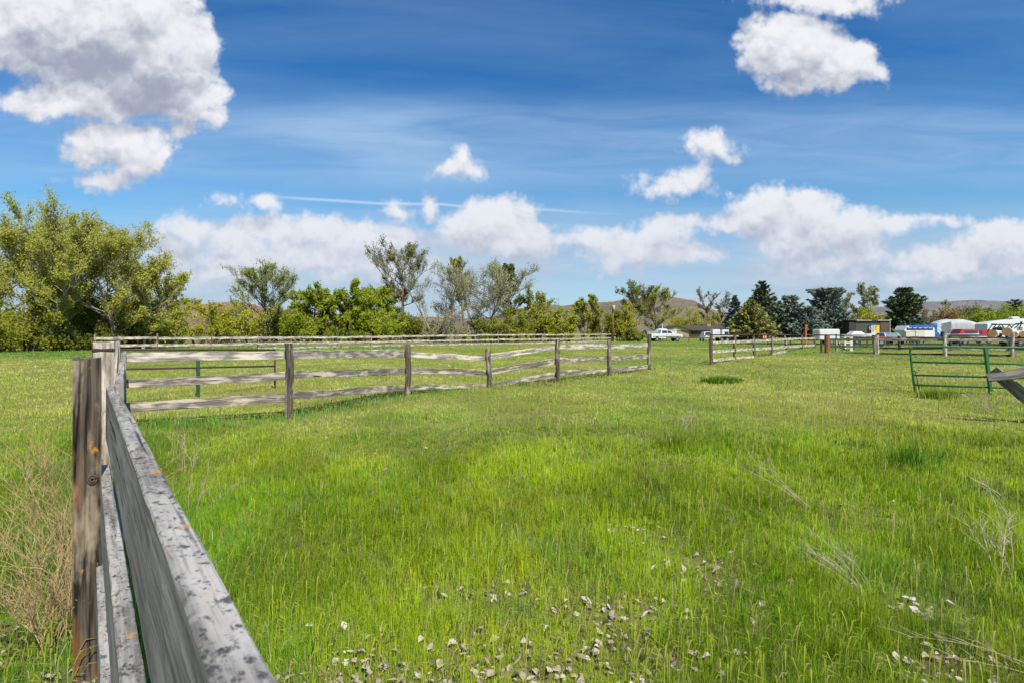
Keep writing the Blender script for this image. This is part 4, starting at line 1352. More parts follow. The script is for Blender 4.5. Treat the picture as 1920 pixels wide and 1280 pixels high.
def conifer(name, label, px, Y, top, wpx, col, col2, n=9000, seed=0, shape='spruce', base_h=0.02, lsize=None, droop=0.25, layers=26, group=None, cat="conifer"):
    rng = np.random.default_rng(seed + 500)
    H = CZ + (HZ - top) / F * Y
    Wd = wpx / F * Y
    lsize = lsize or 0.0030 * Y
    root = thing(name, label, cat, px2w(px, Y), 0, group)
    tr = grow(rng, (0, 0, -0.1), (0, 0, 1), H * 0.99, 10, 0.01)
    segs = [(tr, np.linspace(0.016 * H, 0.02, 11), 7)]
    C, D, Cl = [], [], []
    def prof(t):
        if shape == 'spruce': return (1 - t) ** 0.85 * 1.02 + 0.015
        if shape == 'dome': return math.sqrt(max(0.0, 1 - t ** 2.4)) * (0.80 + 0.25 * math.sin(t * 9 + seed)) + 0.04
        if shape == 'pine': return (math.sqrt(max(0.0, 1 - (t * 1.02) ** 2.2)) * (0.62 + 0.4 * (0.5 + 0.5 * math.sin(t * 13 + seed)))) + 0.03
    nb = 0
    for i in range(layers):
        t = base_h + (0.985 - base_h) * (i + 0.5 * rng.random()) / layers
        z = H * t
        kmax = max(4, int(11 * prof((t - base_h) / (1 - base_h)) + 3))
        for j in range(kmax):
            a = 6.283 * (j + rng.random() * 0.8) / kmax + i * 0.7
            L = Wd * 0.5 * prof((t - base_h) / (1 - base_h)) * rng.uniform(0.72, 1.14)
            e = (-droop + 0.75 * t + rng.normal(0, 0.10))
            b = grow(rng, (0, 0, z), (math.cos(a), math.sin(a), e), L, 4, 0.05, 0.05)
            segs.append((b, np.linspace(0.004 * H * (1 - t) + 0.02, 0.012, 5), 3))
            m = max(6, int(n / (layers * 8) * (0.35 + L / (Wd * 0.5))))
            u = rng.random(m) ** 0.6
            f = u * 4; k = np.minimum(3, f.astype(int)); fr = (f - k)[:, None]
            p = b[k] * (1 - fr) + b[k + 1] * fr
            sp = (0.05 + 0.10 * L) * (1.15 - u)[:, None]
            p = p + rng.normal(0, 1, (m, 3)) * sp * np.array([1, 1, 0.55])
            dd = np.array([math.cos(a), math.sin(a), 0.1])
            C.append(p); D.append(np.repeat(dd[None], m, 0))
            mw = np.clip(rng.random() * 0.5 + rng.random(m) * 0.5, 0, 1)[:, None]
            Cl.append((np.array(col) * 2.1 * (1 - mw) + np.array(col2) * 2.3 * mw) * (0.75 + 0.5 * rng.random((m, 1))))
    C, D, Cl = np.concatenate(C), np.concatenate(D), np.concatenate(Cl)
    kx = Wd * 0.5 / np.percentile(np.abs(C[:, 0]), 98.5)
    C[:, :2] *= kx
    segs = [(a * np.array([kx, kx, 1.0]), b, c) for a, b, c in segs]
    C[:, 2] = np.clip(C[:, 2], 0.1, H)
    m = len(C)
    a = D + rng.normal(0, 0.45, (m, 3)); a /= np.linalg.norm(a, axis=1)[:, None]
    b = rng.normal(0, 1, (m, 3)); b -= a * (a * b).sum(1)[:, None]; b /= np.linalg.norm(b, axis=1)[:, None] + 1e-9
    s = (lsize * (0.6 + 0.8 * rng.random(m)))[:, None]
    V = np.empty((m, 4, 3))
    V[:, 0] = C - a * s * 0.9; V[:, 1] = C + b * s * 0.42; V[:, 2] = C + a * s * 1.1; V[:, 3] = C - b * s * 0.42
    Vt, Q = fast_tubes(segs)
    np_mesh("trunk", Vt, Q, None, BK_DARK, root, None, smooth=True)
    np_mesh("crown", V.reshape(-1, 3), np.arange(m * 4).reshape(m, 4), None, NEEDLE, root, np.repeat(Cl[:, None], 4, 1).reshape(-1, 3))
    return root

COT = (0.28, 0.31, 0.05); COT2 = (0.46, 0.45, 0.085)       # young cottonwood leaf
SIL = (0.24, 0.25, 0.11); SIL2 = (0.40, 0.39, 0.20)        # silvery poplar leaf
BRI = (0.20, 0.27, 0.014); BRI2 = (0.36, 0.40, 0.035)       # bright spring green
OLI = (0.17, 0.195, 0.03); OLI2 = (0.29, 0.31, 0.06)
YEL = (0.31, 0.33, 0.02); YEL2 = (0.46, 0.43, 0.04)
T = "cottonwood_tree"
# left grove
tree(T, "tallest cottonwood of the left grove, cut by the left edge", "tree", 28, 52, 388, 270, 0.22, BK_PALE, COT, COT2, 15000, 0.11, 20, 8, 5, stems=2, shoot=0.8, seed=1, r0=0.26, vert=0.9, shape='round')
tree(T, "tall olive-leaved cottonwood of the left grove with a pale upright trunk", "tree", 104, 50, 376, 215, 0.22, BK_PALE, COT, COT2, 19000, 0.11, 22, 8, 5, shoot=0.8, seed=2, r0=0.24, vert=1.0, shape='round')
tree(T, "broad cottonwood on the right side of the left grove with arching silver limbs", "tree", 215, 52, 425, 215, 0.20, BK_GREY, COT, COT2, 17000, 0.11, 22, 8, 5, shoot=0.8, seed=3, r0=0.22, vert=0.75)
tree(T, "cottonwood filling the middle of the left grove behind the pale upright trunk", "tree", 158, 58, 402, 205, 0.18, BK_PALE, COT, COT2, 11000, 0.12, 20, 8, 5, shoot=0.8, seed=71, r0=0.2, vert=0.9)
tree(T, "half-seen cottonwood behind the tallest one at the left edge", "tree", -12, 57, 384, 190, 0.18, BK_PALE, COT, COT2, 9000, 0.12, 20, 8, 5, shoot=0.8, seed=72, r0=0.2, vert=0.9)
tree(T, "slender pale trunk leaning right at the front of the left grove", "tree", 86, 47, 470, 120, 0.35, BK_GREY, COT, COT2, 6000, 0.105, 12, 6, 4, shoot=0.8, lean=0.28, seed=4, r0=0.17)
tree(T, "small cottonwood filling the right edge of the left grove", "tree", 268, 54, 490, 120, 0.2, BK_GREY, COT, COT2, 7500, 0.11, 14, 7, 4, shoot=0.8, seed=5, r0=0.13, vert=0.8)
tree("leaning_tree", "thin dark leaning tree at the right end of the left grove", "tree", 327, 62, 520, 42, 0.55, BK_DARK, COT, COT2, 500, 0.15, 8, 4, 3, lean=-0.16, seed=6, r0=0.13, vert=0.9)
for (px, Y, top, w, lf, lf2, lab, sd) in (
    (20, 46, 570, 150, OLI, YEL, "olive underbrush at the far left edge below the tall cottonwoods", 1),
    (120, 54, 575, 150, (0.11, 0.135, 0.025), OLI2, "dark underbrush behind the leaning pale trunk", 2),
    (215, 55, 570, 130, (0.11, 0.14, 0.025), OLI2, "dark underbrush beneath the broad cottonwood", 3),
    (275, 56, 575, 110, OLI, COT2, "leafy underbrush above the corner of the back fence", 4),
    (160, 50, 610, 130, (0.12, 0.15, 0.025), OLI, "low dark thicket in front of the left grove", 7),
    (-60, 48, 560, 130, OLI, COT2, "underbrush running out of the left edge of the picture", 5)):
    shrub("underbrush", lab, "bush", px, Y, top, w, lf, lf2, 6000, 0.14, seed=sd, group="underbrush of the left grove", stems=22)
shrub("willow_bush", "vivid green willow bush beside the thin leaning tree", "bush", 322, 66, 572, 52, BRI, BRI2, 2600, 0.16, seed=11)
tree("willow_tree", "small willow with black crooked limbs and thin yellow-green leaf", "tree", 372, 72, 560, 95, 0.18, BK_DARK, YEL, YEL2, 2600, 0.15, 9, 5, 4, stems=3, seed=12, r0=0.24, vert=0.5, shape='spread')
tree("bare_tree", "bare grey-brown tree before the brown hills", "tree", 408, 80, 566, 62, 0.15, BK_BROWN, OLI, OLI2, 260, 0.15, 12, 8, 7, stems=3, seed=13, vert=0.9)
shrub("willow_bush", "yellow-green willow bush before the brown hills", "bush", 448, 78, 560, 74, YEL, YEL2, 4200, 0.16, seed=14, bark=BK_PALE, stems=22)
shrub("willow_bush", "thin brown and olive brush between the bare tree and the back fence", "bush", 385, 84, 590, 90, OLI, YEL, 2200, 0.17, seed=15)
tree(T, "open cottonwood with fine separate leaves standing alone left of centre", "tree", 497, 90, 494, 128, 0.18, BK_DARK, COT, (0.22, 0.25, 0.07), 6500, 0.15, 24, 9, 5, shoot=0.6, seed=16, r0=0.34, vert=0.85)
shrub("underbrush", "grey-green brush under the lone open cottonwood", "bush", 520, 92, 585, 90, OLI, OLI2, 3000, 0.2, seed=17)
# bright centre-left clump
tree("maple_tree", "bright green round tree at the left of the bright clump", "tree", 588, 86, 536, 92, 0.08, BK_DARK, BRI, BRI2, 8500, 0.20, 22, 8, 5, seed=18, r0=0.25)
tree("maple_tree", "bright green tree at the middle of the bright clump with sky gaps in its top", "tree", 640, 88, 526, 100, 0.08, BK_DARK, BRI, BRI2, 9000, 0.20, 24, 8, 5, seed=19, r0=0.28, stems=2)
tree("maple_tree", "bright green tree at the right of the bright clump", "tree", 688, 86, 540, 92, 0.06, BK_DARK, BRI, BRI2, 8000, 0.20, 22, 8, 5, seed=20, r0=0.25)
shrub("underbrush", "bright low bush at the left foot of the bright clump", "bush", 556, 80, 588, 60, BRI, BRI2, 3200, 0.18, seed=21)
shrub("underbrush", "bright low bush at the right foot of the bright clump", "bush", 716, 82, 586, 70, BRI, BRI2, 3600, 0.18, seed=22)
tree(T, "mid-green tree between the bright clump and the tall cottonwood with a nest", "tree", 722, 104, 530, 70, 0.15, BK_DARK, OLI, (0.20, 0.24, 0.05), 4200, 0.2, 16, 7, 5, seed=23)
# tall tree with a nest
tall = tree(T, "tall thin-leaved cottonwood holding a large bird nest", "tree", 755, 98, 450, 112, 0.42, BK_BROWN, SIL, (0.26, 0.26, 0.09), 4600, 0.17, 20, 8, 6, shoot=0.8, seed=24, r0=0.40, vert=0.75)
def nest():
    rnd = random.Random(3)
    mb = MB()
    for i in range(110):
        a = rnd.uniform(0, 6.28); r = rnd.uniform(0.15, 0.6); z = rnd.uniform(-0.25, 0.25)
        p = Vector((math.cos(a) * r, math.sin(a) * r, z)); d = Vector((-math.sin(a) + rnd.gauss(0, .4), math.cos(a) + rnd.gauss(0, .4), rnd.gauss(0, .25))) * 0.4
        mb.tube([p - d, p + d], 0.022, 4)
    o = mb.build("bird_nest", BK_DARK)
    o.location = px2w(733, 97.6, 486)
    tag(o, "dark stick nest high in the tall cottonwood", "bird nest")
nest()
shrub("underbrush", "green brush at the foot of the tall cottonwood with the nest", "bush", 752, 94, 590, 66, OLI, BRI2, 3200, 0.19, seed=25)
tree("bare_tree", "pale bare tree with leaning silver limbs right of the nest tree", "tree", 822, 92, 486, 120, 0.08, BK_GREY, SIL, SIL2, 1500, 0.14, 20, 9, 8, stems=3, lean=-0.12, seed=26, r0=0.34, vert=0.85, twig=0.022)
tree(T, "narrow green-topped tree rising behind the pale bare tree", "tree", 872, 108, 482, 50, 0.35, BK_BROWN, OLI, COT2, 3600, 0.2, 14, 7, 5, shoot=0.8, seed=27, vert=1.1, shape='column')
tree("silver_poplar", "large silvery twiggy poplar with a dark trunk at centre", "tree", 896, 95, 482, 190, 0.14, BK_GREY, SIL, SIL2, 7600, 0.15, 32, 10, 7, stems=2, seed=28, r0=0.42, vert=0.6, twig=0.022)
tree("poplar_tree", "dense dark green poplar right of the silvery poplar", "tree", 957, 106, 496, 54, 0.1, BK_BROWN, (0.09, 0.125, 0.02), (0.17, 0.2, 0.04), 6500, 0.2, 18, 8, 5, shoot=0.8, seed=29, vert=1.2, shape='column')
tree(T, "ragged green tree stepping down right of the dark green poplar", "tree", 1005, 104, 541, 60, 0.1, BK_DARK, OLI, COT2, 4200, 0.2, 15, 7, 5, shoot=0.8, seed=30, vert=0.9)
tree("bare_tree", "low bare grey brush at the foot of the silvery poplar", "tree", 850, 88, 575, 110, 0.02, BK_GREY, SIL, SIL2, 700, 0.15, 20, 8, 7, stems=5, seed=31, r0=0.1, vert=0.6)
for (px, Y, top, w, lf, lf2, lab, sd) in (
    (962, 92, 585, 80, OLI, YEL, "olive brush below the dark green poplar", 40),
    (1020, 98, 572, 72, OLI, COT2, "grey-green brush left of the bright yellow brush", 41),
    (1052, 96, 580, 60, BRI, YEL2, "bright yellow-green brush in the middle of the far hedge", 42),
    (1130, 104, 585, 60, OLI, YEL, "olive brush left of the wooden utility pole", 43),
    (1172, 106, 575, 56, OLI, YEL2, "pale olive brush right of the wooden utility pole", 44),
    (905, 90, 600, 100, OLI, OLI2, "dull brush under the silvery poplar", 45),
    (800, 94, 605, 90, OLI, OLI2, "dull brush under the pale bare tree", 46),
    (640, 84, 605, 160, BRI, OLI, "low green brush along the foot of the bright clump", 47)):
    shrub("hedge_bush", lab, "bush", px, Y, top, w, lf, lf2, 4000, 0.2, seed=sd, group="brush of the far hedge")
tree("poplar_tree", "young cone-shaped poplar left of the utility pole", "tree", 1094, 100, 552, 56, 0.05, BK_BROWN, OLI, COT2, 4000, 0.19, 18, 7, 5, stems=2, shoot=0.8, seed=32, vert=1.2, shape='column')
tree(T, "open high-crowned tree just right of the utility pole", "tree", 1186, 116, 525, 66, 0.38, BK_DARK, OLI, (0.2, 0.23, 0.08), 2600, 0.2, 13, 7, 5, shoot=0.8, seed=33, vert=0.8)
tree(T, "leafy green tree behind the parked pickup", "tree", 1230, 205, 538, 78, 0.1, BK_DARK, OLI, COT2, 6500, 0.23, 20, 8, 5, shoot=0.8, seed=34)
shrub("willow_bush", "yellow-green bushes behind the brown house roof", "bush", 1292, 215, 582, 76, YEL, YEL2, 5200, 0.27, seed=35, stems=24)
shrub("hedge_bush", "low round grey-green bush left of the parked pickup", "bush", 1188, 101, 618, 36, OLI, OLI2, 2200, 0.18, seed=36)
shrub("willow_bush", "olive willow bush between the brown house and the blue spruce", "bush", 1346, 200, 585, 54, OLI, COT2, 3200, 0.25, seed=37)
tree("gnarled_tree", "brown gnarled tree with tufted crown left of the spruces", "tree", 1338, 205, 541, 66, 0.30, BK_BROWN, (0.10, 0.10, 0.05), (0.2, 0.19, 0.09), 1800, 0.26, 18, 8, 6, stems=2, seed=38, vert=0.7, twig=0.03)
# conifers
conifer("spruce_tree", "dark blue-green spruce at the left of the conifer row", 1378, 128, 553, 44, (0.03, 0.046, 0.038), (0.075, 0.098, 0.082), 7000, 1)
conifer("spruce_tree", "tallest dark pointed spruce of the conifer row", 1429, 118, 525, 96, (0.022, 0.034, 0.020), (0.07, 0.085, 0.04), 9000, 2, droop=0.15)
conifer("juniper_tree", "olive-gold juniper in front of the tallest spruce", 1408, 112, 562, 84, (0.055, 0.06, 0.015), (0.17, 0.165, 0.05), 11000, 3, shape='spruce', droop=-0.1)
conifer("spruce_tree", "twin-topped blue spruce right of the tallest spruce", 1482, 118, 556, 72, (0.045, 0.060, 0.046), (0.125, 0.148, 0.118), 8500, 4, shape='dome', droop=0.0)
conifer("spruce_tree", "small blue-green spruce filling between the two large blue spruces", 1512, 112, 578, 62, (0.042, 0.057, 0.043), (0.115, 0.14, 0.11), 6000, 5, shape='dome')
conifer("spruce_tree", "largest blue spruce, broad and rounded, at the right of the conifer row", 1548, 120, 543, 98, (0.045, 0.058, 0.045), (0.13, 0.152, 0.12), 11000, 6, shape='dome', droop=0.0)
tree("bare_tree", "thin brown tree right of the largest blue spruce", "tree", 1597, 150, 543, 60, 0.22, BK_BROWN, (0.15, 0.14, 0.07), SIL2, 1500, 0.27, 16, 8, 6, stems=3, seed=39, vert=0.95, twig=0.03)
tree("bare_tree", "open tree with pale forked limbs above the dark shed", "tree", 1637, 150, 533, 66, 0.34, BK_PALE, (0.17, 0.17, 0.08), SIL2, 1400, 0.27, 12, 7, 5, seed=40, stems=2, vert=0.85, twig=0.03, r0=0.3)
shrub("willow_bush", "yellow-green bushes behind the dark shed", "bush", 1632, 146, 583, 100, YEL, YEL2, 5200, 0.29, seed=41, stems=26)
conifer("pine_tree", "dark ragged pine right of the dark shed", 1695, 128, 541, 74, (0.022, 0.038, 0.018), (0.075, 0.095, 0.045), 9000, 7, shape='pine', droop=-0.25, layers=20)
for (px, Y, top, w, lf, lf2, lab, sd) in (
    (1738, 130, 580, 50, (0.16, 0.12, 0.06), (0.26, 0.2, 0.1), "grey-brown bare bush right of the ragged pine", 60),
    (1772, 132, 582, 54, (0.24, 0.15, 0.06), (0.33, 0.22, 0.09), "orange-brown budding bush behind the tarped trailer", 61),
    (1808, 136, 576, 44, (0.17, 0.15, 0.06), (0.25, 0.22, 0.09), "tan-green bush behind the tarped trailer", 62)):
    shrub("budding_bush", lab, "bush", px, Y, top, w, lf, lf2, 2600, 0.24, seed=sd, stems=22, twig=0.025)
tree(T, "small open green tree rising above the budding bushes", "tree", 1797, 160, 563, 62, 0.3, BK_BROWN, OLI, SIL2, 1500, 0.27, 12, 7, 5, seed=42, vert=0.8)
shrub("willow_bush", "bright green bush between the tarped trailer and the white trailer", "bush", 1832, 128, 582, 46, BRI, BRI2, 4200, 0.24, seed=43, stems=22)
shrub("willow_bush", "bright green bushes behind the long white trailer", "bush", 1888, 132, 577, 84, BRI, BRI2, 7000, 0.25, seed=44, stems=30)
shrub("willow_bush", "bright green bushes running out of the right edge", "bush", 1975, 132, 574, 90, BRI, BRI2, 6000, 0.25, seed=45, stems=28)
conifer("pine_tree", "dark rounded pine beyond the bright bushes at the right edge", 1904, 210, 562, 40, (0.025, 0.035, 0.02), (0.07, 0.08, 0.045), 5000, 8, shape='pine', lsize=0.5, layers=14)
conifer("juniper_tree", "small dark bush beyond the bright green bushes", 1855, 200, 577, 16, (0.02, 0.03, 0.018), (0.05, 0.065, 0.035), 2600, 9, shape='dome', lsize=0.45, layers=12)

# ------------------------------------------------------------------ buildings and vehicles
WHITE = mat_simple("white_paint", (0.66, 0.66, 0.655), 0.35, var=0.05, coat=0.3)
CREAM = mat_simple("cream_panel", (0.60, 0.55, 0.45), 0.6, var=0.1)
SILVER = mat_simple("silver_paint", (0.55, 0.56, 0.58), 0.35, var=0.06, coat=0.3)
RED = mat_simple("red_paint", (0.36, 0.025, 0.02), 0.35, var=0.15, coat=0.4)
BLUE = mat_simple("blue_tarp", (0.035, 0.12, 0.40), 0.5, var=0.35, scale=2.2)
LBLUE = mat_simple("pale_blue_tarp", (0.38, 0.55, 0.68), 0.5, var=0.3, scale=4)
NAVY = mat_simple("navy_band", (0.015, 0.03, 0.075), 0.4, var=0.3)
GLASS = mat_simple("dark_glass", (0.03, 0.042, 0.05), 0.08, var=0.2, spec=0.8)
GLASSB = mat_simple("sky_glass", (0.16, 0.24, 0.27), 0.08, var=0.2, spec=0.8)
TYRE = mat_simple("tyre", (0.02, 0.02, 0.02), 0.9)
RIM = mat_simple("rim", (0.35, 0.35, 0.36), 0.4, metal=0.6)
BLACK = mat_simple("black_steel", (0.02, 0.02, 0.022), 0.5)
TARP = mat_simple("grey_tarp", (0.42, 0.43, 0.42), 0.7, var=0.12, scale=1.2)
TARPD = mat_simple("dark_grey_tarp", (0.16, 0.17, 0.18), 0.7, var=0.2, scale=1.5)
SHED = mat_simple("shed_metal", (0.085, 0.082, 0.078), 0.7, var=0.15)
SHEDB = mat_simple("shed_brown", (0.10, 0.068, 0.055), 0.75, var=0.2)
ROOF = mat_simple("brown_shingle", (0.075, 0.052, 0.042), 0.9, var=0.25, scale=6)
BRICK = mat_simple("tan_brick", (0.34, 0.25, 0.18), 0.85, var=0.2, scale=6)
GABLE = mat_simple("cream_gable", (0.52, 0.44, 0.35), 0.85)
FASCIA = mat_simple("dark_fascia", (0.05, 0.036, 0.03), 0.8)
ORANGE = mat_simple("orange_paint", (0.52, 0.13, 0.03), 0.6)
YELLOW = mat_simple("yellow_banner", (0.75, 0.52, 0.02), 0.6)
POLEW = mat_simple("brown_pole_wood", (0.24, 0.12, 0.055), 0.9, var=0.25, scale=5)
TRANSF = mat_simple("grey_transformer", (0.42, 0.44, 0.46), 0.5)

def wheel(parent, x, y, z, r, w=0.22):
    mb = MB(); mb.tube([(x, y - w / 2, z), (x, y + w / 2, z)], r, 16)
    o = mb.build("wheel", TYRE, parent)
    sg = -1 if y < 0 else 1
    m2 = MB(); m2.tube([(x, y + sg * (w / 2 - 0.01), z), (x, y + sg * (w / 2 + 0.012), z)], r * 0.58, 12)
    m2.build("rim", RIM, o)
    return o

def face_cam(px, Y):
    return px2w(px, Y)

# brown-roofed house
def house():
    b = px2w(1286, 190)
    root = thing("ranch_house", "low brown-roofed ranch house behind the parked pickup and white wagon", "house", b)
    root.scale = (1.5, 1.5, 0.87)
    mb = MB(); mb.box((0, 2, 1.35), (11.0, 8.0, 2.7)); mb.build("wall", BRICK, root)
    def roof(x0, x1, y0, y1, ze, zr, name="roof", gx=0):
        mb = MB(); ym = (y0 + y1) / 2
        vs = [(x0, y0, ze), (x1, y0, ze), (x1, y1, ze), (x0, y1, ze), (x0 + gx, ym, zr), (x1, ym, zr)]
        vs2 = [(a, bb, c - 0.18) for a, bb, c in vs]
        mb.add(vs + vs2, [[0, 1, 5, 4], [2, 3, 4, 5], [0, 4, 3], [1, 2, 5], [6, 7, 1, 0], [8, 9, 3, 2], [9, 6, 0, 3], [7, 8, 2, 1], [6, 9, 8, 7]])
        return mb.build(name, ROOF, root)
    roof(-5.0, 5.3, -3.0, 7.0, 2.75, 4.55, gx=2.6)
    # front gable wing at left
    mb = MB(); mb.add([(-6.0, -3.4, 2.55), (0.2, -3.4, 2.55), (-3.1, -3.4, 4.2)], [[0, 1, 2]]); mb.add([(-6.0, -3.3, 2.55), (0.2, -3.3, 2.55), (-3.1, -3.3, 4.2)], [[2, 1, 0]])
    mb.build("gable", GABLE, root)
    mb = MB()
    for sx in (-1, 1):
        x0, x1 = -3.1, -3.1 + sx * 3.6
        vs = [(x0, -3.8, 4.42), (x1, -3.8, 2.48), (x1, 1.5, 2.48), (x0, 1.5, 4.42)]
        vs2 = [(a, c, d - 0.16) for a, c, d in vs]
        q = [[0, 1, 2, 3], [7, 6, 5, 4], [0, 4, 5, 1], [1, 5, 6, 2], [3, 7, 4, 0], [2, 6, 7, 3]]
        mb.add(vs + vs2, q)
    mb.build("gable_roof", FASCIA, root)
    mb = MB(); mb.box((-3.1, -1.0, 1.25), (5.6, 4.5, 2.5)); mb.build("garage_wall", BRICK, root)
    mb = MB(); mb.box((2.1, -2.04, 1.75), (3.0, 0.06, 0.95)); w = mb.build("window", GLASS, root)
    mb = MB(); mb.box((2.1, -2.03, 1.75), (3.2, 0.04, 1.12)); mb.build("frame", FASCIA, w)
    mb = MB(); mb.box((4.4, -2.04, 1.1), (1.0, 0.06, 2.1)); d = mb.build("door", CREAM, root)
    mb = MB(); mb.box((4.75, -2.09, 1.05), (0.08, 0.05, 0.12)); mb.build("handle", BLACK, d)
    mb = MB(); mb.box((6.0, 3.0, 4.3), (0.9, 0.9, 1.8), bev=0.03); mb.build("chimney", BRICK, root)
    mb = MB()
    # rear wing, taller
    vs = [(5.0, 1.0, 3.4), (11.5, 1.0, 3.4), (11.5, 8.0, 3.4), (5.0, 8.0, 3.4), (5.0, 4.5, 5.1), (11.5, 4.5, 5.1)]
    vs2 = [(a, c, d - 0.18) for a, c, d in vs]
    mb.add(vs + vs2, [[0, 1, 5, 4], [2, 3, 4, 5], [0, 4, 3], [1, 2, 5], [6, 7, 1, 0], [8, 9, 3, 2], [9, 6, 0, 3], [7, 8, 2, 1], [6, 9, 8, 7]])
    mb.build("wing_roof", ROOF, root)
    mb = MB(); mb.box((8.2, 4.5, 1.65), (6.0, 6.0, 3.3)); mb.build("wing_wall", BRICK, root)
house()

def car(name, label, cat, px, Y, rz, prof, width, glass, paint, wheels, r=0.33, lights=None, inset=None, handles=(), extra=None, group=None):
    root = thing(name, label, cat, px2w(px, Y), rz, group)
    mb = MB(); mb.prism(prof, -width / 2, width / 2, inset=inset)
    body = mb.build("body", paint, root)
    md = body.modifiers.new("soft_edges", 'BEVEL'); md.width = 0.05; md.segments = 2; md.limit_method = 'ANGLE'
    for (x, y) in wheels:
        wheel(root, x, y, r, r)
    for g in glass:
        k = g.get('y', None)
        for sg in ((-1, 1) if k is None else (0,)):
            mb = MB()
            ps = g['p']
            if k is None:
                vs = []
                for (x, z) in ps:
                    yy = width / 2 - (inset[1] * (z - inset[0]) if inset and z > inset[0] else 0)
                    vs.append(Vector((x, sg * (yy + 0.012), z)))
                mb.add(vs + [v + Vector((0, -sg * 0.03, 0)) for v in vs], [list(range(len(ps))), list(range(len(ps), 2 * len(ps)))[::-1]])
            else:
                (x0, z0), (x1, z1) = ps
                a, b2 = k
                n = Vector((-(z1 - z0), 0, (x1 - x0))).normalized() * 0.02 * g.get('s', 1)
                vs = [Vector((x0, -a, z0)) + n, Vector((x0, a, z0)) + n, Vector((x1, b2, z1)) + n, Vector((x1, -b2, z1)) + n]
                mb.add(vs, [[0, 1, 2, 3]])
            mb.build(g.get('name', "window"), g.get('m', GLASS), root)
    for (x, y, z, nm, m_) in (lights or []):
        mb = MB(); mb.box((x, y, z), (0.09, 0.34, 0.2), bev=0.02); mb.build(nm, m_, root)
    for (x0, x1, z) in handles:
        for sg in (-1, 1):
            mb = MB(); mb.box(((x0 + x1) / 2, sg * (width / 2 + 0.015), z), (x1 - x0, 0.05, 0.05)); mb.build("door_handle", BLACK, root)
    return root

LAMP = mat_simple("headlamp_glass", (0.7, 0.7, 0.68), 0.1)
TAIL = mat_simple("tail_lamp_glass", (0.4, 0.02, 0.015), 0.2)
# white crew-cab pickup facing right
pick = car("pickup_truck", "white crew-cab pickup parked in front of the brown house", "pickup", 1247, 101, 0.12,
    [(-2.85, 0.55), (2.85, 0.55), (2.9, 1.05), (2.75, 1.22), (1.35, 1.34), (0.75, 1.98), (-0.95, 2.02), (-1.2, 1.32), (-2.85, 1.30)], 1.95,
    [dict(p=[(-0.95, 1.40), (0.02, 1.40), (0.02, 1.90), (-0.85, 1.92)]), dict(p=[(0.10, 1.40), (1.02, 1.40), (0.68, 1.88), (0.10, 1.90)]),
     dict(p=[(1.34, 1.36), (0.76, 1.97)], y=(0.85, 0.72), m=GLASSB, name="windscreen", s=-1)],
    WHITE, [(-1.85, -0.9), (1.9, -0.9), (-1.85, 0.9), (1.9, 0.9)], 0.4, [(2.88, -0.72, 1.0, "headlight", LAMP), (2.88, 0.72, 1.0, "headlight", LAMP), (-2.86, -0.8, 1.1, "tail_light", TAIL), (-2.86, 0.8, 1.1, "tail_light", TAIL)], inset=(1.3, 0.28), handles=((-0.2, 0.0, 1.2), (0.75, 0.95, 1.2)))
for z in (0.86,):
    for sg in (-1, 1):
        mb = MB(); mb.box((0, sg * 0.985, z), (5.2, 0.03, 0.08)); mb.build("side_trim", BLACK, pick)
# open white boat behind the pickup
def hull(mb, L, W, H, z0):
    n = 9
    vs, fs = [], []
    for i in range(n):
        t = i / (n - 1)
        w = W / 2 * (1 - max(0, (t - 0.45) / 0.55) ** 2.2) + 0.01
        sheer = H * (1 + 0.25 * t * t)
        x = -L / 2 + L * t
        k = z0 + H * 0.55 * max(0, (t - 0.6) / 0.4) ** 2
        vs += [(x, -w, z0 + sheer), (x, -w * 0.75, k + H * 0.28), (x, 0, k), (x, w * 0.75, k + H * 0.28), (x, w, z0 + sheer)]
    for i in range(n - 1):
        for j in range(4):
            fs.append([i * 5 + j, i * 5 + j + 1, (i + 1) * 5 + j + 1, (i + 1) * 5 + j])
        fs.append([(i + 1) * 5, (i + 1) * 5 + 4, i * 5 + 4, i * 5][::-1])
    fs.append([0, 1, 2, 3, 4][::-1]); fs.append([(n - 1) * 5 + j for j in range(5)])
    mb.add(vs, fs)
def boat(label, px, Y, rz, L, W, H, z0, hullm, deckm, cabin=True, band=None, tr=True):
    root = thing("motor_boat", label, "boat", px2w(px, Y), rz)
    mb = MB(); hull(mb, L, W, H, z0); mb.build("hull", hullm, root, smooth=False)
    if cabin:
        mb = MB(); mb.prism([(-L * .20, z0 + H), (L * .24, z0 + H * 1.05), (L * .12, z0 + H * 1.75), (-L * .10, z0 + H * 1.8)], -W * .38, W * .38, inset=(z0 + H, 0.25)); mb.build("cabin", deckm, root)
    if band:
        for sg in (-1, 1):
            mb = MB(); mb.box((-L * .06, sg * (W / 2 - 0.005), z0 + H * .78), (L * .84, 0.04, H * .34)); mb.build("stripe", band, root)
    mb = MB(); mb.box((-L / 2 - 0.15, 0, z0 + H * .9), (0.35, 0.4, 0.8), bev=0.08); mb.build("outboard_motor", BLACK, root)
    if tr:
        t = thing("boat_trailer", label.replace("boat", "boat trailer under the boat", 1) if False else "low trailer carrying the " + label, "trailer", px2w(px, Y), rz)
        mb = MB()
        for sg in (-1, 1): mb.box((0, sg * W * .33, z0 - 0.12), (L * .95, 0.1, 0.1))
        mb.box((L * .62, 0, z0 - 0.12), (L * .4, 0.1, 0.1)); mb.box((-.3, 0, z0 - .2), (0.12, W * .9, 0.1)); mb.build("frame", BLACK, t)
        for sg in (-1, 1): wheel(t, -0.3, sg * W * .48, 0.32, 0.32)
    return root
boat("long white boat with a sloping cover behind the crew-cab pickup", 1240, 107, 0.1, 6.0, 1.9, 0.75, 0.95, WHITE, SILVER)
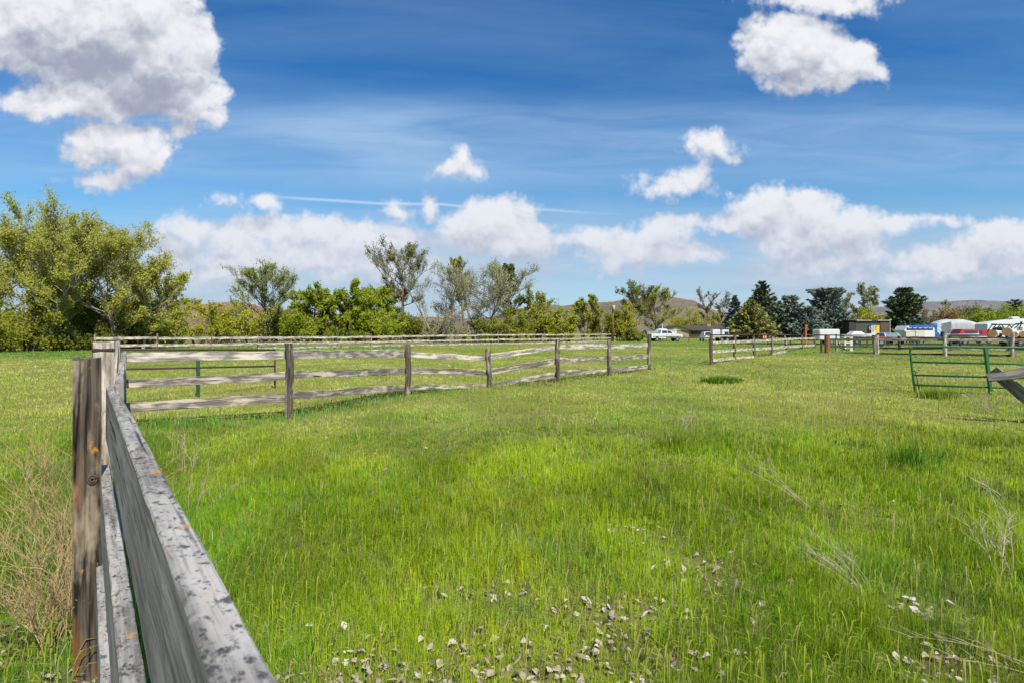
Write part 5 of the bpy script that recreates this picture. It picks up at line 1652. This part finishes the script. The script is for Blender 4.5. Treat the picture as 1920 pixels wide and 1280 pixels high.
# white wagon, rear view
car("station_wagon", "white wagon seen from behind at the right end of the brown house", "car", 1325, 104, R(82),
    [(-2.2, 0.4), (2.2, 0.4), (2.2, 0.95), (1.2, 1.05), (0.6, 1.66), (-1.9, 1.70), (-2.2, 1.0)], 1.85,
    [dict(p=[(-1.8, 1.1), (-0.6, 1.08), (-0.6, 1.58), (-1.7, 1.58)]), dict(p=[(-0.5, 1.08), (0.85, 1.06), (0.45, 1.58), (-0.5, 1.58)]),
     dict(p=[(-2.19, 1.03), (-1.93, 1.62)], y=(0.72, 0.6), name="rear_window", s=1)],
    WHITE, [(-1.4, -0.85), (1.4, -0.85), (-1.4, 0.85), (1.4, 0.85)], 0.34, [(-2.22, -0.78, 0.95, "tail_light", TAIL), (-2.22, 0.78, 0.95, "tail_light", TAIL)], inset=(1.0, 0.30))

# flatbed trailer carrying two white tanks, blue-windowed pickup beside the wagon
def flatbed():
    b = px2w(1356, 96)
    root = thing("flatbed_trailer", "flatbed trailer with two white boxes left of the spruces", "trailer", b, 0.05)
    mb = MB(); mb.box((0, 0, 0.95), (4.4, 2.0, 0.14)); mb.build("deck", SILVER, root)
    mb = MB(); mb.box((2.7, 0, 0.8), (1.4, 0.12, 0.12)); mb.build("drawbar", BLACK, root)
    for x in (-0.6, 0.3):
        for sg in (-1, 1): wheel(root, x, sg * 0.95, 0.36, 0.36)
    for (px, w, h, d, lab) in ((1341, 1.25, 1.05, 1.1, "taller white box at the left of the flatbed trailer"), (1358, 1.15, 1.0, 1.2, "white box with a blue front at the right of the flatbed trailer")):
        q = px2w(px, 96)
        t = thing("storage_box", lab, "box", (q.x, q.y, 1.02), 0.05)
        mb = MB(); mb.box((0, 0, h / 2), (w, d, h), bev=0.04); mb.build("body", WHITE, t)
        mb = MB(); mb.box((0.15, -d / 2 - 0.01, h * .42), (w * .6, 0.03, h * .5)); mb.build("panel", NAVY if px > 1350 else SILVER, t)
flatbed()

# white box trailer
def box_trailer():
    root = thing("box_trailer", "plain white box trailer in front of the largest blue spruce", "trailer", px2w(1549, 76), 0.0)
    mb = MB(); mb.box((0, 0, 1.25), (2.75, 1.8, 1.45), bev=0.12); mb.build("body", WHITE, root)
    for sg in (-1, 1): wheel(root, 0.2, sg * 0.92, 0.33, 0.33)
    mb = MB(); mb.box((-1.9, 0, 0.55), (1.2, 0.1, 0.1)); mb.build("drawbar", BLACK, root)
    mb = MB(); mb.box((1.385, 0, 1.2), (0.03, 1.5, 1.2)); d = mb.build("door", SILVER, root)
    mb = MB(); mb.box((1.42, 0.3, 1.1), (0.04, 0.06, 0.3)); mb.build("handle", BLACK, d)
box_trailer()

# dark shed with a banner
def shed():
    b = px2w(1635, 112)
    root = thing("metal_shed", "dark flat-roofed metal shed with a white and yellow banner on its wall", "shed", b, 0.0)
    mb = MB()
    n = 46
    # ribbed wall
    pr = []
    for i in range(n + 1):
        x = -3.2 + 6.6 * i / n
        pr.append((x, -0.03 if i % 2 else 0.03))
    vs = [(x, y, z) for z in (0, 3.85) for (x, y) in pr]
    mb.add(vs, [[i, i + 1, n + 2 + i, n + 1 + i] for i in range(n)])
    mb.box((0.1, 2.5, 1.9), (6.55, 4.8, 3.8))
    mb.build("wall", SHED, root)
    mb = MB(); mb.box((-3.85, 1.5, 1.78), (1.25, 3.0, 3.56)); mb.build("lean_to", FASCIA, root)
    mb = MB(); mb.box((2.5, -0.08, 1.8), (1.8, 0.06, 3.5)); mb.build("sliding_door", SHEDB, root)
    mb = MB(); mb.box((0.1, 2.4, 3.92), (6.9, 5.4, 0.14)); mb.build("roof", SHED, root)
    mb = MB(); mb.box((-1.7, -0.32, 3.93), (3.0, 0.06, 0.12)); mb.box((2.2, -0.32, 3.93), (2.4, 0.06, 0.12)); mb.build("fascia", CREAM, root)
    mb = MB(); mb.box((3.42, -0.2, 2.0), (0.1, 0.1, 4.0)); mb.box((3.46, -0.2, 4.08), (0.4, 0.3, 0.14)); mb.build("corner_post", CREAM, root)
    # banner, hung sideways: lettering reads from top to bottom
    bn = thing("banner", "white and yellow banner hung sideways on the dark shed", "banner", (b.x - 0.05, b.y - 0.16, 1.15))
    bn.scale = (1.32, 1, 1)
    mb = MB(); mb.box((0.20, 0, 0.85), (0.62, 0.03, 1.9)); mb.build("white_panel", WHITE, bn)
    mb = MB(); mb.box((-0.33, 0, 0.85), (0.42, 0.03, 1.9)); mb.build("dark_panel", BLACK, bn)
    mb = MB(); mb.box((0.80, 0, 0.95), (0.56, 0.03, 1.7)); mb.build("yellow_panel", YELLOW, bn)
    for (txt, x, m_, sz) in (("\u00b7OF", -0.50, WHITE, 0.52), ("HUN", -0.04, BLACK, 0.52), ("VAII", 0.36, BLACK, 0.46)):
        cu = bpy.data.curves.new("lettering", 'FONT')
        cu.body = txt; cu.size = sz; cu.extrude = 0.004; cu.space_character = 1.15
        tmp = bpy.data.objects.new("lettering", cu); COL.objects.link(tmp)
        dg = bpy.context.evaluated_depsgraph_get()
        me = bpy.data.meshes.new_from_object(tmp.evaluated_get(dg))
        bpy.data.objects.remove(tmp)
        me.materials.clear(); me.materials.append(m_)
        o = bpy.data.objects.new("lettering", me); COL.objects.link(o)
        o.parent = bn
        o.rotation_euler = (R(90), R(90), 0)
        o.location = (x, -0.03, 1.75)
shed()

boat("white boat under a light cover before the dark shed", 1604, 80, 0.0, 4.6, 1.6, 0.55, 0.72, WHITE, WHITE)

# silver car, red utility cart
car("hatchback_car", "pale silver-blue car beside the dark shed, windscreen towards the fence", "car", 1668, 80, R(-96),
    [(-2.1, 0.4), (2.1, 0.4), (2.1, 0.85), (1.0, 0.98), (0.35, 1.48), (-1.5, 1.5), (-2.1, 1.0)], 2.1,
    [dict(p=[(1.0, 0.99), (0.36, 1.47)], y=(0.92, 0.75), m=GLASSB, name="windscreen", s=-1), dict(p=[(-1.5, 1.02), (0.75, 1.02), (0.30, 1.42), (-1.4, 1.42)])],
    SILVER, [(-1.35, -0.95), (1.35, -0.95), (-1.35, 0.95), (1.35, 0.95)], 0.33, [(2.12, -0.75, 0.75, "headlight", LAMP), (2.12, 0.75, 0.75, "headlight", LAMP)], inset=(0.95, 0.3))
def cart():
    root = thing("utility_cart", "small red-brown steel cart in front of the silver-blue car", "cart", px2w(1651, 62), 0.1)
    rb = mat_simple("red_brown_steel", (0.22, 0.06, 0.045), 0.7, var=0.3)
    mb = MB(); mb.box((0, 0, 0.95), (1.2, 0.7, 0.30), bev=0.05, taper=(1.15, 1.15)); mb.build("tub", rb, root)
    for sg in (-1, 1): wheel(root, -0.2, sg * 0.36, 0.4, 0.4, 0.12)
    mb = MB(); mb.tube([(0.5, 0, 0.85), (0.9, 0, 0.8), (1.0, 0, 0.05)], 0.04, 6); mb.build("drawbar", BLACK, root)
    mb = MB(); mb.tube([(-0.45, -.25, 0.05), (-0.45, -.25, 0.85)], 0.04, 6); mb.build("leg", BLACK, root)
cart()

# cream frame panel with a square hole and folded green-white sheeting beside it
def panel():
    root = thing("wooden_panel", "cream wooden panel with a square hole leaning on the rail fence", "wooden panel", px2w(1591, 47.5))
    mb = MB()
    W, H = 0.72, 1.28
    for (x, z, w, h) in ((-0.29, 0.64, 0.14, H), (0.24, 0.64, 0.24, H), (-0.05, 1.2, 0.34, 0.16), (-0.05, 0.69, 0.34, 0.14), (-0.05, 0.3, 0.34, 0.10)):
        mb.box((x, 0, z), (w, 0.07, h), bev=0.006)
    mb.build("boards", CREAM, root)
    mb = MB(); mb.box((-0.02, -0.05, 1.30), (0.78, 0.10, 0.06)); mb.build("cap", WD_RAIL2, root)
    r2 = thing("sheeting_heap", "heap of green and white striped sheeting beside the cream panel", "sheeting", px2w(1574, 47.5))
    mb = MB(); mg = MB()
    rnd = random.Random(2)
    for i in range(9):
        t = i / 8
        (mb if i % 2 else mg).tube([(-0.38 + 0.7 * t, 0, 0.85 - 0.6 * t), (-0.15 + 0.7 * t, -0.1, 0.7 - 0.62 * t + .05), (0.1 + 0.5 * t, 0.05, 0.2 * (1 - t) + 0.03)], 0.035, 5)
    mb.build("white_strips", WHITE, r2, smooth=True); mg.build("green_strips", GREENPOST, r2, smooth=True)
panel()

# orange marker, red sign, white marker
def small():
    b = px2w(1511, 70)
    root = thing("marker_post", "tall orange post in front of the blue spruces", "post", b)
    mb = MB(); mb.box((0, 0, 1.25), (0.16, 0.16, 2.5), bev=0.01); mb.build("post", ORANGE, root)
    mb = MB(); mb.box((0.12, -0.02, 2.36), (0.2, 0.1, 0.22), bev=0.01); mb.build("bracket", ORANGE, root)
    b = px2w(1433, 70)
    root = thing("reflector_board", "small red board with two white bars hung on the pipe fence", "sign", (b.x, b.y, 0.72))
    mb = MB(); mb.box((0, -0.16, 0.25), (0.5, 0.03, 0.46), bev=0.005); mb.build("board", RED, root)
    for x in (-0.12, 0.12):
        mb = MB(); mb.box((x, -0.185, 0.27), (0.10, 0.02, 0.26)); mb.build("bar", WHITE, root)
    b = px2w(1242, 112)
    root = thing("marker_post", "thin white pole left of the brown house", "pole", b)
    mb = MB(); mb.tube([(0, 0, 0), (0, 0, 3.1)], 0.06, 8); mb.build("pole", WHITE, root, smooth=True)
    mb = MB(); mb.tube([(0, 0, 3.1), (0, 0, 3.2)], 0.09, 8); mb.build("cap", WHITE, root, smooth=True)
small()

def utility_pole():
    b = px2w(1149, 102)
    root = thing("utility_pole", "brown wooden utility pole with a grey transformer can", "utility pole", b)
    mb = MB(); mb.tube([(0, 0, 0), (0, 0, 3.4), (0, 0, 6.9)], [0.20, 0.17, 0.13], 10); mb.build("pole", POLEW, root, smooth=True)
    mb = MB(); mb.tube([(0.12, -0.32, 5.55), (0.12, -0.32, 5.6), (0.12, -0.32, 6.3), (0.12, -0.32, 6.38)], [0.2, 0.25, 0.25, 0.16], 12)
    t = mb.build("transformer", TRANSF, root, smooth=True)
    mb = MB(); mb.tube([(0.12, -0.32, 6.38), (0.12, -0.32, 6.58)], 0.05, 8); mb.build("bushing", BK_DARK, t, smooth=True)
    mb = MB(); mb.box((0.05, -0.15, 5.95), (0.1, 0.3, 0.1)); mb.build("bracket", BLACK, root)
utility_pole()

# ---- trailers on the right
def blue_rv():
    root = thing("camper_trailer", "camper trailer half wrapped in a blue tarp", "camper", px2w(1720, 98), 0.10)
    L, W, H = 6.7, 2.3, 2.15
    mb = MB(); mb.prism([(-L / 2 + .25, 0.65), (L / 2, 0.65), (L / 2, 0.65 + H), (-L / 2 + 0.5, 0.65 + H - .12), (-L / 2, 0.65 + H * .62)], -W / 2, W / 2)
    mb.build("body", WHITE, root)
    rnd = random.Random(1)
    # tarp: wraps the right end and the top edge of the side
    mb = MB()
    def sheet(f, nu, nv):
        vs = [f(i / nu, j / nv) for j in range(nv + 1) for i in range(nu + 1)]
        fs = [[j * (nu + 1) + i, j * (nu + 1) + i + 1, (j + 1) * (nu + 1) + i + 1, (j + 1) * (nu + 1) + i] for j in range(nv) for i in range(nu)]
        return vs, fs
    z0 = 0.65
    mb.add(*sheet(lambda u, v: (-L / 2 + .9 + (L - .85) * u, -W / 2 - 0.04 - 0.03 * math.sin(u * 40), z0 + H + 0.03 - v * (0.42 + (1.75 if u > 0.80 else 0.0)) - 0.05 * math.sin(u * 9)), 60, 6))
    mb.add(*sheet(lambda u, v: (-L / 2 + .9 + (L - .85) * u, -W / 2 - 0.05 + (W + .1) * v, z0 + H + 0.05 + 0.03 * math.sin(u * 22 + v * 5)), 40, 8))
    mb.build("tarp", BLUE, root, smooth=True)
    mb = MB()
    mb.add(*sheet(lambda u, v: (L / 2 + 0.05 + 0.05 * math.sin(v * 14 + u * 3), -W / 2 - 0.05 + (W + .1) * u, z0 + H + 0.04 - v * 2.0), 16, 12))
    mb.add(*sheet(lambda u, v: (L / 2 - 0.75 + 0.78 * u + .02 * math.sin(v * 20), -W / 2 - 0.09 - 0.03 * math.sin(v * 16), z0 + H + 0.05 - v * (1.2 + 0.8 * u)), 10, 12))
    mb.build("tarp_end", LBLUE, root, smooth=True)
    mb = MB(); mb.box((-0.55, -W / 2 - 0.03, z0 + H - .62), (L * .72, 0.04, 0.42)); wd = mb.build("window_band", NAVY, root)
    mb = MB()
    for k in range(5):
        mb.box((-2.4 + 0.95 * k, -W / 2 - 0.06, z0 + H - .50), (0.66, 0.03, 0.10))
    mb.build("awning_slat", WHITE, wd)
    mb = MB(); mb.box((-L / 2 - 0.6, 0, 0.55), (1.4, 0.12, 0.12)); mb.build("drawbar", BLACK, root)
    for x in (-0.3, 0.5):
        for sg in (-1, 1): wheel(root, x, sg * 1.05, 0.36, 0.36)
blue_rv()

for k, (px, lab) in enumerate(((1703, "left of the two beige boxes before the blue-tarped camper"), (1721, "right of the two beige boxes before the blue-tarped camper"))):
    q = px2w(px, 84)
    t = thing("storage_box", lab, "box", (q.x, q.y, 0.0), 0.03, "beige boxes before the camper")
    z = 0.95
    mb = MB(); mb.box((0, 0, z + 0.36), (1.36, 1.0, 0.72 + 0.08 * k), bev=0.03); mb.build("body", CREAM, t)
    mb = MB(); mb.box((0, 0, z + 0.76 + .04 * k), (1.42, 1.06, 0.05), bev=0.01); mb.build("lid", CREAM, t)
    mb = MB()
    for sx in (-1, 1):
        for sy in (-1, 1): mb.box((sx * .55, sy * .4, z / 2), (0.12, 0.12, z))
    mb.build("stand", BLACK, t)

def tarped():
    root = thing("covered_trailer", "large trailer shrouded in a grey tarp with a dark nose", "covered trailer", px2w(1790, 104), 0.0)
    def hump(x):
        return 3.72 + 0.28 * math.exp(-((x + 1.6) / 1.1) ** 2) + 0.26 * math.exp(-((x - 0.9) / 1.0) ** 2) - 0.05 * abs(x) - 0.30 * max(0, (x - 2.6)) - 0.5 * max(0, -x - 3.2)
    nx, ny = 56, 10
    def shell(xa, xb, mat, name, off=0.0, zcut=0.35, wave=0.05):
        mb = MB(); vs, fs = [], []
        prof = [(-1.3, 0.0), (-1.3, 0.25), (-1.28, 0.5), (-1.27, 0.75), (-1.2, 0.95), (-0.7, 1.0), (0, 1.02), (0.7, 1.0), (1.2, 0.95), (1.28, 0.5), (1.3, 0.0)]
        for i in range(nx + 1):
            x = xa + (xb - xa) * i / nx
            h = hump(x)
            for j, (y, z) in enumerate(prof):
                vs.append((x, (y - off if y < 0 else y + off) + wave * math.sin(x * 7 + j * .6) * (1 - z), zcut + (h - zcut) * z + off))
        m = len(prof)
        for i in range(nx):
            for j in range(m - 1):
                fs.append([i * m + j, (i + 1) * m + j, (i + 1) * m + j + 1, i * m + j + 1])
        fs.append([j for j in range(m)]); fs.append([nx * m + j for j in range(m)][::-1])
        mb.add(vs, fs)
        return mb.build(name, mat, root, smooth=True)
    shell(-3.9, 3.75, TARP, "tarp")
    mb = MB()
    n = 16
    vs = []
    for i in range(n + 1):
        x = -3.75 + 2.1 * i / n
        vs += [(x, -1.40, 1.55 + 0.15 * math.sin(i * 1.3)), (x, -1.41, 2.6), (x, -1.38, hump(x) * 0.90)]
    mb.add(vs, [[i * 3 + j, i * 3 + 3 + j, i * 3 + 4 + j, i * 3 + 1 + j] for i in range(n) for j in range(2)])
    mb.build("dark_tarp", TARPD, root, smooth=True)
    for x in (0.2, 1.1):
        wheel(root, x, -1.15, 0.36, 0.36)
tarped()

def red_topper():
    root = thing("pickup_truck", "red pickup with a windowed red canopy, mostly hidden by rails", "pickup", px2w(1822, 82), 0.0)
    mb = MB(); mb.prism([(-2.5, 0.5), (2.6, 0.5), (2.6, 1.0), (-2.5, 1.0)], -0.95, 0.95); mb.build("body", WHITE, root)
    mb = MB(); mb.prism([(-2.6, 1.02), (1.7, 1.02), (1.6, 1.98), (-2.1, 2.02)], -0.93, 0.93, inset=(1.0, 0.12)); mb.build("canopy", RED, root)
    for sg in (-1, 1):
        mb = MB(); mb.box((-0.4, sg * 0.875, 1.52), (2.5, 0.05, 0.5)); w = mb.build("window", GLASS, root)
        mb = MB(); mb.box((0.2, sg * 0.905, 1.52), (0.06, 0.02, 0.42)); mb.build("mullion", WHITE, w)
    mb = MB(); mb.prism([(1.75, 1.02), (2.7, 1.02), (2.35, 1.85), (1.8, 1.92)], -0.9, 0.9, inset=(1.0, 0.15)); mb.build("cab", BLACK, root)
    for (x, y) in ((-1.5, -.88), (1.7, -.88), (-1.5, .88), (1.7, .88)): wheel(root, x, y, 0.37, 0.37)
red_topper()
boat("white and blue speedboat in front of the red pickup", 1803, 72, 0.02, 4.6, 1.7, 0.55, 0.75, WHITE, WHITE, cabin=False, band=NAVY)

def white_rv():
    root = thing("travel_trailer", "long white travel trailer cut by the right edge", "travel trailer", px2w(1890, 98), 0.06)
    L, W = 10.5, 2.5
    mb = MB(); mb.prism([(-4.9, 0.7), (5.6, 0.7), (5.6, 3.95), (0.8, 3.88), (-0.4, 3.72), (-2.4, 3.52), (-4.3, 3.28), (-4.9, 3.0)], -W / 2, W / 2)
    b = mb.build("body", WHITE, root)
    md = b.modifiers.new("soft_edges", 'BEVEL'); md.width = 0.08; md.segments = 2; md.limit_method = 'ANGLE'
    mb = MB(); mb.box((0.9, -0.2, 4.05), (1.5, 0.9, 0.36), bev=0.12); mb.build("roof_unit", WHITE, root)
    mb = MB(); mb.box((-1.0, -W / 2 - 0.05, 3.02), (3.4, 0.12, 0.12), bev=0.02); mb.build("awning", SILVER, root)
    for x in (-2.6, 0.9, 3.4):
        mb = MB(); mb.box((x, -W / 2 - 0.012, 2.2), (1.0, 0.03, 0.6)); mb.build("window", GLASSB, root)
    mb = MB(); mb.box((2.2, -W / 2 - 0.012, 1.8), (0.7, 0.03, 1.8)); mb.build("door", SILVER, root)
    mb = MB(); mb.box((0.3, -W / 2 - 0.012, 1.25), (10.2, 0.02, 0.16)); mb.build("stripe", SHEDB, root)
    for x in (0.6, 1.5):
        for sg in (-1, 1): wheel(root, x, sg * 1.1, 0.38, 0.38)
white_rv()

# logs on a dark flatbed
def logs():
    base = px2w(1893, 62)
    root = thing("log_trailer", "dark flatbed trailer loaded with pale logs", "trailer", base, 0.03)
    mb = MB(); mb.box((0.5, 0, 0.92), (6.2, 2.2, 0.16)); mb.build("deck", BLACK, root)
    for x in (0.2, 1.2):
        for sg in (-1, 1): wheel(root, x, sg * 1.0, 0.38, 0.38)
    mb = MB(); mb.box((-3.1, 0, 0.8), (1.4, 0.14, 0.14)); mb.build("drawbar", BLACK, root)
    LB = mat_bark("pale_log_bark", (0.42, 0.36, 0.30), (0.72, 0.66, 0.60))
    LE, te, out = new_mat("cut_log_end")
    tc = te.n('ShaderNodeTexCoord')
    wv = te.n('ShaderNodeTexWave', wave_type='RINGS', rings_direction='SPHERICAL')
    te.put(wv.inputs['Vector'], tc.outputs['Object']); wv.inputs['Scale'].default_value = 7.0; wv.inputs['Distortion'].default_value = 2.0
    n_ = te.noise(tc.outputs['Object'], 6.0, 4)
    bsdf(te, out, te.mix(n_, te.mix(wv.outputs[0], c4((0.46, 0.25, 0.10)), c4((0.66, 0.42, 0.20))), c4((0.36, 0.18, 0.07))), 0.85)
    RB = mat_bark("dark_log_bark", (0.06, 0.04, 0.03), (0.16, 0.10, 0.07))
    for k, (px, z, r, L, dx, lab) in enumerate(((1858, 1.42, 0.44, 3.6, 0.80, "leftmost pale log on the flatbed, its round cut end facing the camera"),
                                                (1885, 1.60, 0.46, 3.4, 0.85, "second pale log from the left on the flatbed, resting higher"),
                                                (1899, 1.30, 0.30, 3.0, 0.8, "small log beside the fork of two larger logs on the flatbed"),
                                                (1915, 1.34, 0.34, 3.0, 0.75, "rightmost log on the flatbed near the right edge"))):
        q = px2w(px, 60.6)
        t = thing("log", lab, "log", (q.x, q.y - 0.2, z), 0)
        d = Vector((dx, 0.75, -0.03)).normalized()
        rnd = random.Random(k)
        mb = MB(); mb.tube([d * (L * i / 5) for i in range(6)], [r * rnd.uniform(.95, 1.04) for _ in range(6)], 16, cap=False); mb.build("trunk", LB, t, smooth=True)
        mb = MB(); mb.tube([d * -0.02, d * 0.05], [r * 1.01, r * 1.04], 16, cap=False); mb.build("bark_ring", RB, t, smooth=True)
        mb = MB(); mb.tube([d * -0.012, d * 0.0], r * 0.93, 16); mb.build("cut_end", LE, t)
logs()

def rack():
    root = thing("tube_rack", "black tubular roll cage standing above the logs at right", "roll cage", px2w(1882, 66))
    mb = MB()
    def q(px, py, dy=0): 
        v = px2w(px, 66 + dy, py) - px2w(1882, 66); return v
    for dy in (0, 1.6):
        for seg in (((1853, 619), (1861, 609)), ((1861, 609), (1893, 609)), ((1893, 609), (1899, 617)), ((1861, 617), (1868, 609)), ((1868, 617), (1876, 609)), ((1876, 612), (1876, 620)), ((1878, 609), (1886, 619)), ((1886, 619), (1893, 609)), ((1853, 619), (1901, 619)), ((1853, 619), (1853, 640)), ((1901, 619), (1901, 640))):
            mb.tube([q(*seg[0], dy), q(*seg[1], dy)], 0.055, 6)
    for p in ((1861, 609), (1893, 609), (1853, 619), (1901, 619)):
        mb.tube([q(*p, 0), q(*p, 1.6)], 0.055, 6)
    mb.build("frame", BLACK, root)
    mb = MB(); c = q(1864, 608); mb.box(c, (0.5, 0.3, 0.12), bev=0.02); mb.build("light_bar", BLACK, root)
    mb = MB(); c = q(1871, 616.5, .8); mb.box(c, (0.55, 0.8, 0.35), bev=0.05); mb.build("seat", BLACK, root)
    r2 = thing("tube_rack", "black slanted steel rack beside the right edge above the logs", "rack", px2w(1912, 65))
    mb = MB()
    def q2(px, py, dy=0): return px2w(px, 65 + dy, py) - px2w(1912, 65)
    for dy in (0, 1.4):
        for seg in (((1896, 614), (1905, 607)), ((1902, 616), (1914, 606)), ((1911, 617), (1916, 605)), ((1905, 607), (1924, 607)), ((1896, 614), (1896, 640)), ((1924, 607), (1924, 640))):
            mb.tube([q2(*seg[0], dy), q2(*seg[1], dy)], 0.06, 6)
    mb.tube([q2(1905, 607), q2(1905, 607, 1.4)], 0.06, 6); mb.tube([q2(1924, 607), q2(1924, 607, 1.4)], 0.06, 6)
    mb.build("frame", BLACK, r2)
    mb = MB(); mb.tube([q2(1915, 606, .2), q2(1915.5, 603, .2)], 0.1, 8); mb.build("lamp", BLACK, r2)
rack()

def grey_house():
    root = thing("grey_house", "grey-roofed house half hidden behind the bright green clump", "house", px2w(545, 112), 0.0)
    mb = MB(); mb.box((0, 2.5, 1.3), (7, 5, 2.6)); mb.build("wall", GABLE, root)
    mb = MB()
    vs = [(-4, -.4, 2.5), (4, -.4, 2.5), (4, 5.6, 2.5), (-4, 5.6, 2.5), (-2.2, 2.5, 4.3), (3.4, 2.5, 4.3)]
    mb.add(vs, [[0, 1, 5, 4], [2, 3, 4, 5], [0, 4, 3], [1, 2, 5], [3, 2, 1, 0]])
    mb.build("roof", TARPD, root)
    mb = MB(); mb.box((-1.5, -0.02, 1.5), (1.4, 0.06, 1.0)); mb.build("window", GLASS, root)
grey_house()
